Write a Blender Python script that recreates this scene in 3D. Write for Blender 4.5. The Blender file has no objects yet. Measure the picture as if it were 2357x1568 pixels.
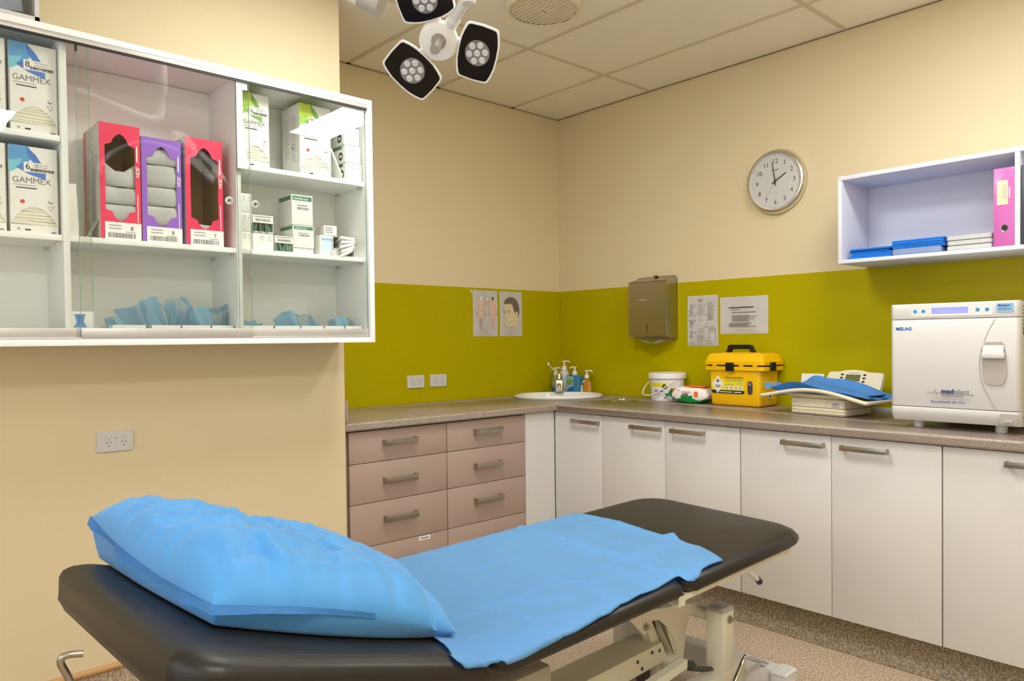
import bpy, bmesh, math, random
from mathutils import Matrix, Vector
PI = math.pi
R = math.radians
scn = bpy.context.scene
col = scn.collection

# ---------------------------------------------------------------- camera, world, exposure
W, H = 2357, 1568
cam_d = bpy.data.cameras.new('camera'); cam = bpy.data.objects.new('camera', cam_d); col.objects.link(cam)
r_ = Vector((0.72306, -0.69070, -0.01077)); u_ = Vector((0.02099, 0.00639, 0.99976)); f_ = Vector((0.69047, 0.72311, -0.01912))
mw = Matrix((r_, u_, -f_)).transposed().to_4x4(); mw.translation = Vector((-3.5748, -3.6475, 1.2646))
cam.matrix_world = mw
cam_d.sensor_fit = 'HORIZONTAL'; cam_d.sensor_width = 36.0
cam_d.lens = 1722.67 / W * 36.0
cam_d.shift_x = -87.9 / W; cam_d.shift_y = 30.1 / W
cam_d.clip_start = 0.05
scn.camera = cam
world = bpy.data.worlds.new('world'); scn.world = world; world.use_nodes = True
world.node_tree.nodes['Background'].inputs[0].default_value = (0.86, 0.92, 1.0, 1)
world.node_tree.nodes['Background'].inputs[1].default_value = 2.7
vs = scn.view_settings
vs.view_transform = 'Standard'; vs.look = 'None'; vs.gamma = 1.0; vs.use_curve_mapping = False
vs.exposure = 0.0
LIGHT_A, LIGHT_B, LIGHT_FILL = 33.0, 29.0, 25.0      # radiance of the three ceiling panels, the last one added as fill

# ---------------------------------------------------------------- materials
def lin(c):
    return tuple((v / 255 / 12.92) if v / 255 <= 0.04045 else ((v / 255 + 0.055) / 1.055) ** 2.4 for v in c) + (1.0,)
MATS = {}
def mat(name, rgb, rough=0.5, metal=0.0, spec=0.5, bump=0.0, bscale=60.0, coat=0.0, var=0.0, vscale=3.0, trans=0.0, sheen=0.0, stretch=None, bdist=0.002):
    if name in MATS: return MATS[name]
    m = bpy.data.materials.new(name); m.use_nodes = True; nt = m.node_tree; b = nt.nodes['Principled BSDF']
    b.inputs['Base Color'].default_value = lin(rgb); b.inputs['Roughness'].default_value = rough
    b.inputs['Metallic'].default_value = metal; b.inputs['Specular IOR Level'].default_value = spec
    b.inputs['Coat Weight'].default_value = coat
    if trans: b.inputs['Transmission Weight'].default_value = trans
    if sheen: b.inputs['Sheen Weight'].default_value = sheen
    tc = nt.nodes.new('ShaderNodeTexCoord'); mp = nt.nodes.new('ShaderNodeMapping'); nt.links.new(tc.outputs['Object'], mp.inputs[0])
    if stretch: mp.inputs['Scale'].default_value = stretch
    nz = nt.nodes.new('ShaderNodeTexNoise'); nt.links.new(mp.outputs[0], nz.inputs['Vector'])
    nz.inputs['Scale'].default_value = bscale; nz.inputs['Detail'].default_value = 3
    if bump:
        bp = nt.nodes.new('ShaderNodeBump'); bp.inputs['Strength'].default_value = bump; bp.inputs['Distance'].default_value = bdist
        nt.links.new(nz.outputs['Fac'], bp.inputs['Height']); nt.links.new(bp.outputs[0], b.inputs['Normal'])
    nv = nt.nodes.new('ShaderNodeTexNoise'); nt.links.new(mp.outputs[0], nv.inputs['Vector']); nv.inputs['Scale'].default_value = vscale
    mx = nt.nodes.new('ShaderNodeMix'); mx.data_type = 'RGBA'; mx.blend_type = 'MULTIPLY'
    mx.inputs[0].default_value = var if var else 0.03
    mx.inputs[6].default_value = lin(rgb); nt.links.new(nv.outputs['Fac'], mx.inputs[7]); nt.links.new(mx.outputs[2], b.inputs['Base Color'])
    MATS[name] = m
    return m
def speckle(name, base, dark, light, scale, rough, thr=(0.40, 0.60), bump=0.0):
    m = bpy.data.materials.new(name); m.use_nodes = True; nt = m.node_tree; b = nt.nodes['Principled BSDF']
    tc = nt.nodes.new('ShaderNodeTexCoord'); nz = nt.nodes.new('ShaderNodeTexNoise'); nt.links.new(tc.outputs['Object'], nz.inputs['Vector'])
    nz.inputs['Scale'].default_value = scale; nz.inputs['Detail'].default_value = 4; nz.inputs['Roughness'].default_value = 0.75
    cr = nt.nodes.new('ShaderNodeValToRGB'); nt.links.new(nz.outputs['Fac'], cr.inputs[0])
    e = cr.color_ramp.elements; e[0].position = thr[0]; e[0].color = lin(dark); e[1].position = thr[1]; e[1].color = lin(light)
    k = e.new((thr[0] + thr[1]) / 2); k.color = lin(base)
    nt.links.new(cr.outputs[0], b.inputs['Base Color']); b.inputs['Roughness'].default_value = rough
    if bump:
        bp = nt.nodes.new('ShaderNodeBump'); bp.inputs['Strength'].default_value = bump; bp.inputs['Distance'].default_value = 0.001
        nt.links.new(nz.outputs['Fac'], bp.inputs['Height']); nt.links.new(bp.outputs[0], b.inputs['Normal'])
    MATS[name] = m
    return m
def emis(name, rgb, strength):
    m = bpy.data.materials.new(name); m.use_nodes = True; nt = m.node_tree; b = nt.nodes['Principled BSDF']
    b.inputs['Base Color'].default_value = lin(rgb); b.inputs['Emission Color'].default_value = lin(rgb); b.inputs['Emission Strength'].default_value = strength
    MATS[name] = m
    return m
def pane_mat(name, tint, ior=1.5, rough=0.0):
    m = bpy.data.materials.new(name); m.use_nodes = True; nt = m.node_tree; nt.nodes.remove(nt.nodes['Principled BSDF'])
    out = nt.nodes['Material Output']; t = nt.nodes.new('ShaderNodeBsdfTransparent'); g = nt.nodes.new('ShaderNodeBsdfGlossy')
    t.inputs[0].default_value = tint; g.inputs['Roughness'].default_value = rough
    fr = nt.nodes.new('ShaderNodeFresnel'); 
    ge = nt.nodes.new('ShaderNodeNewGeometry'); mr = nt.nodes.new('ShaderNodeMapRange'); nt.links.new(ge.outputs['Backfacing'], mr.inputs[0])
    mr.inputs[3].default_value = ior; mr.inputs[4].default_value = 1.0 / ior; nt.links.new(mr.outputs[0], fr.inputs[0])
    mx = nt.nodes.new('ShaderNodeMixShader'); nt.links.new(fr.outputs[0], mx.inputs[0]); nt.links.new(t.outputs[0], mx.inputs[1]); nt.links.new(g.outputs[0], mx.inputs[2])
    nt.links.new(mx.outputs[0], out.inputs[0]); MATS[name] = m
    return m

wall_m = mat('wall_paint', (226, 210, 172), 0.55, bump=0.15, bscale=220, var=0.05, vscale=1.2)
ceil_m = mat('ceiling_tile', (246, 240, 222), 0.8, bump=0.25, bscale=300)
bar_m = mat('ceiling_grid', (216, 204, 176), 0.6)
dark_gap = mat('shadow_gap', (70, 55, 36), 0.9)
olive = mat('olive_glass', (182, 169, 0), 0.30, spec=0.14, var=0.06, vscale=2)
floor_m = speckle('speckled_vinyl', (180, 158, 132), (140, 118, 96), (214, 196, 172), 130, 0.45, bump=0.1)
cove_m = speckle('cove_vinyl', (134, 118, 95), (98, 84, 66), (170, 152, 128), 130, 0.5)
count_m = speckle('stone_laminate', (160, 144, 132), (128, 112, 100), (188, 174, 162), 260, 0.28)
white_m = mat('white_laminate', (218, 215, 211), 0.38)
cab_w = mat('white_melamine', (251, 251, 247), 0.45)
shelf_w = mat('daylight_tinted_melamine', (224, 226, 238), 0.5)  # cool daylight cast put into the base colour of the white shelf
taupe = mat('taupe_laminate', (174, 152, 140), 0.5, bump=0.05, bscale=400)
taupe_d = mat('taupe_edge', (128, 108, 98), 0.6)
steel = mat('brushed_steel', (178, 170, 158), 0.32, metal=1.0, bump=0.08, bscale=40, stretch=(1, 1, 30))
alu = mat('satin_aluminium', (205, 203, 200), 0.4, metal=0.6)
steel_s = mat('satin_chrome', (226, 222, 212), 0.22, metal=1.0)
chrome = mat('chrome', (220, 220, 220), 0.08, metal=1.0)
leather = mat('black_vinyl', (36, 33, 29), 0.40, spec=0.42, bump=0.12, bscale=350)
frame_m = mat('cream_frame', (222, 217, 198), 0.4)
cloth = mat('blue_sheet', (134, 200, 255), 0.85, bump=0.35, bscale=14, bdist=0.003, var=0.08, vscale=4, sheen=0.1)
pillow_m = mat('blue_pillowcase', (84, 164, 232), 0.7, bump=0.5, bscale=16, bdist=0.006, var=0.16, vscale=6, sheen=0.2, stretch=(1, 0.45, 0.6))
drape = mat('blue_drape', (112, 184, 255), 0.8, bump=0.3, bscale=30, var=0.08, vscale=10)
navyfold = mat('blue_folded', (20, 122, 220), 0.7, var=0.15, vscale=20)
wplast = mat('white_plastic', (212, 210, 208), 0.3)
wbright = mat('bright_white_plastic', (240, 236, 238), 0.32)
wgloss = mat('white_enamel', (244, 243, 240), 0.2, coat=0.3)
cream = mat('cream_plastic', (232, 222, 194), 0.4)
greyp = mat('grey_plastic', (176, 170, 158), 0.4)
dgrey = mat('dark_grey_plastic', (70, 68, 66), 0.45)
blackp = mat('black_plastic', (28, 24, 22), 0.4)
blackg = mat('black_gloss', (14, 10, 12), 0.15, spec=0.28)
ink = mat('black_ink', (30, 30, 32), 0.7)
inkg = mat('grey_ink', (120, 118, 116), 0.7)
inkl = mat('pale_ink', (178, 174, 168), 0.7)
paper = mat('white_paper', (247, 243, 240), 0.75)
card = mat('white_card', (240, 238, 232), 0.6)
cardg = mat('shadow_card', (206, 204, 196), 0.7)
kraft = mat('brown_card', (150, 126, 92), 0.8)
glove = mat('glove_wallet', (236, 230, 210), 0.7, bump=0.3, bscale=60)
glovew = mat('white_glove', (240, 240, 236), 0.6, bump=0.4, bscale=70)
pink = mat('pink_card', (240, 40, 92), 0.5)
purple = mat('purple_card', (150, 96, 206), 0.5)
gb1 = mat('print_light_blue', (120, 200, 222), 0.5); gb2 = mat('print_mid_blue', (88, 160, 214), 0.5); gb3 = mat('print_blue', (66, 124, 204), 0.5)
gg1 = mat('print_lime', (196, 222, 60), 0.5); gg2 = mat('print_green', (152, 196, 72), 0.5); gg3 = mat('print_dark_green', (112, 170, 66), 0.5)
red = mat('red_dot', (220, 60, 56), 0.5)
dgreen = mat('print_forest', (60, 132, 96), 0.5)
sachet = mat('green_sachet', (110, 140, 120), 0.4, bump=0.5, bscale=80)
pouch_m = mat('blue_pouch', (168, 212, 234), 0.35, bump=0.15, bscale=40)
pouch_w = mat('pale_pouch', (218, 228, 230), 0.5, bump=0.3, bscale=40)
yellow = mat('sharps_yellow', (248, 192, 0), 0.35)
ylabel = mat('label_yellow', (240, 220, 20), 0.5)
binder_m = mat('magenta_binder', (202, 104, 178), 0.3)
binder_d = mat('charcoal_binder', (62, 68, 72), 0.4)
tape = mat('masking_tape', (236, 208, 176), 0.7)
timber = mat('oak_strip', (206, 160, 104), 0.5, bump=0.2, bscale=30, stretch=(1, 12, 12), var=0.3, vscale=8)
skin = mat('drawn_skin', (226, 188, 168), 0.8); skind = mat('drawn_skin_line', (176, 130, 112), 0.8); skiny = mat('drawn_face', (224, 204, 168), 0.8); hair = mat('drawn_hair', (112, 102, 88), 0.8)
dial_m = mat('clock_dial', (222, 222, 218), 0.35)
navy = mat('navy_ink', (36, 30, 110), 0.5); logo_b = mat('logo_blue', (0, 112, 192), 0.5)
lcd_b = emis('lcd_blue', (120, 128, 250), 0.9); lcd_t = mat('lcd_text', (190, 195, 255), 0.5)
btn_b = mat('button_blue', (90, 176, 224), 0.4); sticker_b = mat('sticker_blue', (140, 186, 228), 0.5)
lcd_g = mat('lcd_olive', (104, 108, 62), 0.3)
green_p = mat('green_film', (0, 150, 60), 0.25, bump=0.4, bscale=30); orange_p = mat('orange_print', (250, 120, 40), 0.4)
soap_b = mat('blue_soap', (70, 150, 190), 0.15, trans=0.3); soap_o = mat('amber_soap', (232, 164, 50), 0.15, trans=0.4); soap_c = mat('clear_bottle', (190, 210, 200), 0.12, trans=0.5)
grn_lab = mat('label_green', (150, 190, 60), 0.5); blu_lab = mat('label_blue', (0, 110, 190), 0.4)
bagp = mat('plastic_bag', (196, 204, 216), 0.2, bump=0.6, bscale=25, trans=0.2)
wrap_m = mat('clear_wrap', (180, 200, 236), 0.12, trans=0.5, bump=0.7, bscale=60)
tray_m = mat('pale_tray', (198, 198, 197), 0.35)
lens_m = mat('lens_grey', (134, 138, 142), 0.18, spec=0.8, metal=0.25); lens_r = mat('lens_ring', (226, 228, 230), 0.12, metal=0.3)
vent_m = mat('vent_plastic', (238, 226, 200), 0.5); vent_d = mat('vent_dark', (112, 98, 70), 0.7)
gold = mat('gold_foil', (226, 190, 110), 0.3, metal=0.5)
glass_m = pane_mat('cabinet_glass', (0.98, 0.992, 0.98, 1), 1.48)
glass_e = mat('glass_edge', (120, 160, 150), 0.2)
clock_g = pane_mat('clock_glass', (0.98, 0.98, 0.98, 1), 1.4)
diff_a = emis('diffuser_a', (253, 253, 250), LIGHT_A); diff_b = emis('diffuser_b', (253, 253, 250), LIGHT_B); diff_fill = emis('diffuser_fill', (253, 253, 250), LIGHT_FILL)

# ---------------------------------------------------------------- mesh builder
def FR(o, ux, uy):
    ux = Vector(ux).normalized(); uy = Vector(uy).normalized(); n = ux.cross(uy)
    m = Matrix((ux, uy, n)).transposed().to_4x4(); m.translation = Vector(o)
    return m
I4 = Matrix.Identity(4)
def TR(x=0, y=0, z=0): return Matrix.Translation((x, y, z))
def RZ(a): return Matrix.Rotation(R(a), 4, 'Z')
def RX(a): return Matrix.Rotation(R(a), 4, 'X')
def RY(a): return Matrix.Rotation(R(a), 4, 'Y')
class MB:
    def __init__(s, T=None): s.bm = bmesh.new(); s.mats = []; s.T = T or I4
    def mi(s, m):
        if m not in s.mats: s.mats.append(m)
        return s.mats.index(m)
    def absorb(s, b2, m, T=None):
        M = s.T @ (T or I4); i = s.mi(m); mp = {}
        for v in b2.verts: mp[v] = s.bm.verts.new(M @ v.co)
        for f in b2.faces:
            try: nf = s.bm.faces.new([mp[v] for v in f.verts]); nf.material_index = i
            except ValueError: pass
        b2.free()
        return s
    def box(s, x0, x1, y0, y1, z0, z1, m, b=0.0, seg=2, T=None):
        b2 = bmesh.new(); x0, x1 = min(x0, x1), max(x0, x1); y0, y1 = min(y0, y1), max(y0, y1); z0, z1 = min(z0, z1), max(z0, z1)
        bmesh.ops.create_cube(b2, size=1.0, matrix=TR((x0 + x1) / 2, (y0 + y1) / 2, (z0 + z1) / 2) @ Matrix.Diagonal((x1 - x0, y1 - y0, z1 - z0, 1)))
        if b: bmesh.ops.bevel(b2, geom=list(b2.edges), offset=min(b, 0.49 * min(x1 - x0, y1 - y0, z1 - z0)), segments=seg, affect='EDGES', profile=0.5)
        return s.absorb(b2, m, T)
    def prism(s, pts, z0, z1, m, T=None, b=0.0):
        b2 = bmesh.new()
        a = [b2.verts.new((p[0], p[1], z0)) for p in pts]; c = [b2.verts.new((p[0], p[1], z1)) for p in pts]; n = len(pts)
        b2.faces.new(a[::-1]); b2.faces.new(c)
        for i in range(n): b2.faces.new((a[i], a[(i + 1) % n], c[(i + 1) % n], c[i]))
        bmesh.ops.recalc_face_normals(b2, faces=list(b2.faces))
        if b:
            bmesh.ops.bevel(b2, geom=[e for e in b2.edges if abs(e.verts[0].co.z - e.verts[1].co.z) < 1e-9], offset=b, segments=2, affect='EDGES')
        return s.absorb(b2, m, T)
    def loft(s, loops, m, T=None, cap0=True, cap1=True, closed=True):
        b2 = bmesh.new(); vl = [[b2.verts.new(p) for p in L] for L in loops]; n = len(vl[0])
        for a, c in zip(vl, vl[1:]):
            for i in range(n if closed else n - 1): b2.faces.new((a[i], a[(i + 1) % n], c[(i + 1) % n], c[i]))
        if cap0: b2.faces.new(vl[0][::-1])
        if cap1: b2.faces.new(vl[-1])
        bmesh.ops.recalc_face_normals(b2, faces=list(b2.faces))
        return s.absorb(b2, m, T)
    def rr(s, hx, hy, rc, levels, m, T=None, n=6, cap0=True, cap1=True):
        """rounded rectangle stack: levels = [(inset, z), ...]"""
        L = []
        for ins, z in levels:
            L.append([(x, y, z) for x, y in rrect(hx - ins, hy - ins, max(rc - ins, 0.0008), n)])
        return s.loft(L, m, T, cap0, cap1)
    def tube(s, path, r, m, n=10, T=None, rs=None):
        b2 = bmesh.new(); P = [Vector(p) for p in path]; rings = []; up = None
        for i, p in enumerate(P):
            t = (P[min(i + 1, len(P) - 1)] - P[max(i - 1, 0)]).normalized()
            if up is None: up = Vector((0, 0, 1)) if abs(t.z) < 0.9 else Vector((1, 0, 0))
            a = t.cross(up).normalized(); up = a.cross(t).normalized(); rr_ = rs[i] if rs else r
            rings.append([b2.verts.new(p + (a * math.cos(2 * PI * k / n) + up * math.sin(2 * PI * k / n)) * rr_) for k in range(n)])
        for a, c in zip(rings, rings[1:]):
            for k in range(n): b2.faces.new((a[k], a[(k + 1) % n], c[(k + 1) % n], c[k]))
        b2.faces.new(rings[0][::-1]); b2.faces.new(rings[-1]); bmesh.ops.recalc_face_normals(b2, faces=list(b2.faces))
        return s.absorb(b2, m, T)
    def lathe(s, prof, m, n=32, T=None, sx=1.0, sy=1.0, cap=True):
        L = [[(r * sx * math.cos(2 * PI * k / n), r * sy * math.sin(2 * PI * k / n), z) for k in range(n)] for r, z in prof]
        return s.loft(L, m, T, cap0=cap and prof[0][0] > 1e-5, cap1=cap and prof[-1][0] > 1e-5)
    def grid(s, fn, nu, nv, m, T=None, th=0.0):
        b2 = bmesh.new(); g = [[b2.verts.new(fn(i / nu, j / nv)) for j in range(nv + 1)] for i in range(nu + 1)]
        for i in range(nu):
            for j in range(nv): b2.faces.new((g[i][j], g[i + 1][j], g[i + 1][j + 1], g[i][j + 1]))
        if th: bmesh.ops.solidify(b2, geom=list(b2.faces), thickness=th)
        return s.absorb(b2, m, T)
    def text(s, t, size, m, T=None, al='LEFT', ex=0.0002, sx=1.0, bold=0.0):
        c = bpy.data.curves.new('t', 'FONT'); c.body = t; c.size = size; c.align_x = al; c.extrude = ex; c.resolution_u = 3
        if bold: c.offset = bold
        o = bpy.data.objects.new('t', c); me = bpy.data.meshes.new_from_object(o)
        b2 = bmesh.new(); b2.from_mesh(me); bpy.data.objects.remove(o); bpy.data.curves.remove(c); bpy.data.meshes.remove(me)
        bmesh.ops.remove_doubles(b2, verts=list(b2.verts), dist=1e-6)
        return s.absorb(b2, m, (T or I4) @ Matrix.Diagonal((sx, 1, 1, 1)))
    def quad(s, x0, x1, y0, y1, m, T=None, z=0.0, th=0.0003):
        return s.box(x0, x1, y0, y1, z, z + th, m, T=T)
    def poly(s, pts, m, T=None, z=0.0, th=0.0003): return s.prism(pts, z, z + th, m, T)
    def bars(s, x0, x1, y0, y1, m, T=None, seed=1, z=0.0):
        rn = random.Random(seed); x = x0
        while x < x1:
            w = rn.choice((0.0006, 0.0011, 0.0018)) * max(1.0, (x1 - x0) / 0.05); s.quad(x, min(x + w, x1), y0, y1, m, T, z); x += w + rn.choice((0.0006, 0.0012)) * max(1.0, (x1 - x0) / 0.05)
        return s
    def lines(s, x0, x1, y1, dy, n, m, T=None, seed=1, th=None, z=0.0):
        rn = random.Random(seed)
        for i in range(n):
            h = th or dy * 0.4; s.quad(x0, x0 + (x1 - x0) * rn.uniform(0.6, 1.0), y1 - i * dy - h, y1 - i * dy, m, T, z)
        return s
    def build(s, name, parent=None, loc=None, rz=0.0, ang=32, smooth=True, base=False):
        bm = s.bm
        off = Vector((0, 0, 0))
        if base and bm.verts:
            xs = [v.co.x for v in bm.verts]; ys = [v.co.y for v in bm.verts]; zs = [v.co.z for v in bm.verts]
            off = Vector(((min(xs) + max(xs)) / 2, (min(ys) + max(ys)) / 2, min(zs)))
            for v in bm.verts: v.co -= off
        lim = R(ang); bm.normal_update()
        for f in bm.faces: f.smooth = smooth
        for e in bm.edges:
            if len(e.link_faces) == 2: e.smooth = e.calc_face_angle(0) < lim
        me = bpy.data.meshes.new(name); bm.to_mesh(me); bm.free()
        for m in s.mats: me.materials.append(m)
        o = bpy.data.objects.new(name, me); col.objects.link(o)
        if parent: o.parent = parent
        o.location = loc if loc else off
        o.rotation_euler = (0, 0, R(rz))
        return o
def rrect(hx, hy, rc, n=6):
    pts = []
    for cx, cy, a0 in ((hx - rc, hy - rc, 0), (-hx + rc, hy - rc, 90), (-hx + rc, -hy + rc, 180), (hx - rc, -hy + rc, 270)):
        for k in range(n + 1):
            a = R(a0 + 90 * k / n); pts.append((cx + rc * math.cos(a), cy + rc * math.sin(a)))
    return pts
def circ(r, n=32, cx=0, cy=0, sy=1.0): return [(cx + r * math.cos(2 * PI * k / n), cy + r * sy * math.sin(2 * PI * k / n)) for k in range(n)]
def bez(pts, n=12):
    """smooth Catmull-Rom path through pts"""
    P = [Vector(p) for p in pts]; P = [P[0] * 2 - P[1]] + P + [P[-1] * 2 - P[-2]]; out = []
    for i in range(1, len(P) - 2):
        for k in range(n):
            t = k / n; a, b, c, d = P[i - 1], P[i], P[i + 1], P[i + 2]
            out.append(0.5 * ((2 * b) + (c - a) * t + (2 * a - 5 * b + 4 * c - d) * t * t + (3 * b - a - 3 * c + d) * t ** 3))
    out.append(P[-2]); return out
def tag(o, label, cat, group=None, kind=None):
    o['label'] = label; o['category'] = cat
    if group: o['group'] = group
    if kind: o['kind'] = kind
    return o
def thing(name, label, cat, loc=(0, 0, 0), rz=0.0, group=None):
    o = bpy.data.objects.new(name, None); col.objects.link(o); o.empty_display_size = 0.05
    o.location = loc; o.rotation_euler = (0, 0, R(rz)); return tag(o, label, cat, group)
def struct(o): o['kind'] = 'structure'; return o
def copy_tree(o, parent=None):
    c = o.copy(); col.objects.link(c)
    if parent: c.parent = parent
    for ch in list(o.children): copy_tree(ch, c)
    return c
BACK = lambda x, z, y=0.0: FR((x, y, z), (1, 0, 0), (0, 0, 1))      # drawing frame on a wall that faces -y
SIDE = lambda y, z, x=0.0: FR((x, y, z), (0, -1, 0), (0, 0, 1))     # drawing frame on a wall that faces -x
def wb(root):
    l = root.location; return MB(TR(-l.x, -l.y, -l.z))

# ================================================================= ROOM
HC = 2.752; NX = -1.972; NY = -0.668; RX0 = -4.9; RY0 = -5.2
struct(MB().box(RX0, 0.1, RY0, 0.1, -0.1, 0, floor_m).build('floor'))
struct(MB().box(RX0, 0.1, RY0, 0.1, HC, HC + 0.1, ceil_m).build('ceiling'))
struct(MB().box(NX, 0.1, 0, 0.1, 0, HC, wall_m).build('wall_back'))
struct(MB().box(RX0 - 0.1, NX, NY, 0.1, 0, HC, wall_m).build('wall_nib'))
struct(MB().box(0, 0.1, RY0, 0, 0, HC, wall_m).build('wall_right'))
WY0, WY1, WZ0, WZ1 = -4.7, -1.3, 0.85, 2.35
struct(MB().box(RX0 - 0.1, RX0, RY0, WY0, 0, HC, wall_m).box(RX0 - 0.1, RX0, WY1, NY, 0, HC, wall_m).box(RX0 - 0.1, RX0, WY0, WY1, 0, WZ0, wall_m).box(RX0 - 0.1, RX0, WY0, WY1, WZ1, HC, wall_m).build('wall_left'))
wn = struct(MB().box(RX0 - 0.06, RX0 - 0.02, WY0, WY1, WZ0, WZ0 + 0.04, wplast).box(RX0 - 0.06, RX0 - 0.02, WY0, WY1, WZ1 - 0.04, WZ1, wplast).box(RX0 - 0.06, RX0 - 0.02, WY0, WY0 + 0.04, WZ0, WZ1, wplast).box(RX0 - 0.06, RX0 - 0.02, WY1 - 0.04, WY1, WZ0, WZ1, wplast).box(RX0 - 0.06, RX0 - 0.02, -3.02, -2.98, WZ0, WZ1, wplast).build('window_fill_1'))  # unseen window, added so that daylight fills the room more evenly
MB().box(RX0 - 0.042, RX0 - 0.038, WY0 + 0.04, WY1 - 0.04, WZ0 + 0.04, WZ1 - 0.04, clock_g).build('pane', wn, smooth=False)
struct(MB().box(RX0 - 0.1, 0.1, RY0 - 0.1, RY0, 0, HC, wall_m).build('wall_front'))
# ceiling grid bars, flush under the tiles
b = MB()
xs = [-0.408 - 0.578 * k for k in range(8)]; ys = [-0.798 - 1.205 * k for k in range(4)]
for x in xs: b.box(x - 0.012, x + 0.012, RY0, 0 if x > NX else NY, HC - 0.004, HC, bar_m)
for y in ys: b.box(RX0, 0, y - 0.012, y + 0.012, HC - 0.0045, HC, bar_m)
b.box(-0.018, 0, RY0, 0, HC - 0.004, HC, bar_m).box(NX, -0.018, -0.018, 0, HC - 0.004, HC, bar_m)
b.box(RX0, NX, NY - 0.018, NY, HC - 0.004, HC, bar_m)
b.box(-0.004, 0, RY0, 0, HC - 0.006, HC - 0.004, dark_gap).box(NX, -0.004, -0.002, 0, HC - 0.006, HC - 0.004, dark_gap)
struct(b.build('trim_1'))
# glass splashbacks
struct(MB().box(NX, -0.006, -0.006, 0, 0.905, 1.586, olive).build('trim_2'))
struct(MB().box(-0.006, 0, -4.2, 0, 0.905, 1.586, olive).build('trim_3'))
# coved vinyl skirting with a timber cap on the nib wall, coved vinyl under the cupboards
def cove(path_fn, L0, L1, hgt):
    prof = [(0.0, 0.0)] + [(0.035 - 0.035 * math.sin(R(a)), 0.035 - 0.035 * math.cos(R(a))) for a in range(0, 91, 15)] + [(0.0, hgt)]
    return prof
b = MB()
pr = [(-0.05, 0.0015)] + [(-0.05 + 0.05 * math.sin(R(a)), 0.052 - 0.05 * math.cos(R(a))) for a in range(0, 91, 10)] + [(0.0, 0.112)]
b.loft([[(x, NY + d - 0.002, z) for d, z in pr] for x in (RX0, NX)], floor_m, cap0=False, cap1=False, closed=False)
struct(b.build('baseboard_nib'))
b = MB(); b.tube([(RX0, NY - 0.004, 0.124), (NX, NY - 0.004, 0.124)], 0.012, timber, n=12)
struct(b.build('trim_4'))
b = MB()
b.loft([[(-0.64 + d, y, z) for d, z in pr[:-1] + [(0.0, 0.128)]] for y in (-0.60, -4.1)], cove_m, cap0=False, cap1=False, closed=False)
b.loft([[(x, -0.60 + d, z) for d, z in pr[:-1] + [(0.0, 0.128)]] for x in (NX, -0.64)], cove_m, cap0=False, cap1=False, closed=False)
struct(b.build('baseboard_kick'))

# ceiling lights
def ceiling_light(name, label, cx, cy, sx, sy, dm):
    t = thing(name, label, 'ceiling light', (cx, cy, HC), group='ceiling light panels')
    b = MB(); b.prism(rrect(sx / 2 + 0.02, sy / 2 + 0.02, 0.004), -0.012, -0.0005, wplast); b.build('frame', t)
    b = MB(); b.box(-sx / 2, sx / 2, -sy / 2, sy / 2, -0.0145, -0.0125, dm); b.build('diffuser', t)
ceiling_light('ceiling_light', 'long lit ceiling panel mirrored in the cabinet glass beside the lime glove box', -1.09, -2.95, 0.29, 0.76, diff_a)
ceiling_light('ceiling_light', 'lit ceiling panel above the examination couch, near the wall cabinet', -2.05, -1.74, 0.56, 0.56, diff_b)
ceiling_light('ceiling_light', 'added fill light panel on the ceiling, unseen behind the camera', -3.3, -4.3, 1.16, 0.56, diff_fill)  # assumed panel out of view, added to even out the room light

# exhaust vent
t = thing('ceiling_vent', 'round beige exhaust grille set in the tiled ceiling', 'vent', (-1.256, -1.2, HC - 0.004))
MB().lathe([(0.150, -0.016), (0.158, -0.018), (0.168, -0.012), (0.174, 0.003)], vent_m, 48, cap=False).build('rim', t)
b = MB(); b.lathe([(0.0, -0.008), (0.152, -0.008), (0.152, -0.004)], vent_d, 48); b.build('backing', t)
b = MB()
for k in range(-6, 7):
    y = k * 0.023; hw = math.sqrt(max(0, 0.15 ** 2 - y * y))
    b.box(-hw, hw, y - 0.0016, y + 0.0016, -0.017, -0.008, vent_m, T=RZ(90))
for k in range(-23, 24):
    y = k * 0.0063; hw = math.sqrt(max(0, 0.15 ** 2 - y * y)); b.box(-hw, hw, y - 0.0017, y + 0.0017, -0.013, -0.008, vent_m)
b.box(-0.022, 0.022, -0.016, 0.016, -0.0185, -0.010, vent_m); b.box(-0.016, 0.016, -0.002, 0.002, -0.0192, -0.0182, ink)
b.build('grille', t)

# ================================================================= BASE CUPBOARDS
def bar_handle(parent, T, L, h=0.02, proj=0.032):
    b = MB(T); b.box(-L / 2, L / 2, -h / 2, h / 2, proj - 0.005, proj, steel, b=0.0008)
    b.box(-L / 2, -L / 2 + 0.006, -h / 2, h / 2, 0, proj - 0.003, steel); b.box(L / 2 - 0.006, L / 2, -h / 2, h / 2, 0, proj - 0.003, steel)
    return b.build('handle', parent)
FX = -0.686
def cupboard(label, y0, y1, doors, loc=None):
    t = thing('base_cabinet', label, 'cabinet', (-0.33, (y0 + y1) / 2, 0.13), group='white base cupboards under the worktop')
    b = wb(t); b.box(FX + 0.019, -0.012, y1 + 0.001, y0 - 0.001, 0.131, 0.866, white_m); b.build('carcass', t)
    for (a, c, h0, h1) in doors:
        b = wb(t); b.box(FX, FX + 0.0185, c + 0.0015, a - 0.0015, 0.131, 0.862, white_m, b=0.001); d = b.build('door', t)
        l = t.location
        bar_handle(d, TR(-l.x, -l.y, -l.z) @ SIDE((h0 + h1) / 2, 0.823, FX), abs(h1 - h0))
    return t
cupboard('narrow white corner cupboard with one door beneath the sink', -0.653, -1.010, [(-0.653, -1.009, -0.80, -0.993)])
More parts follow.
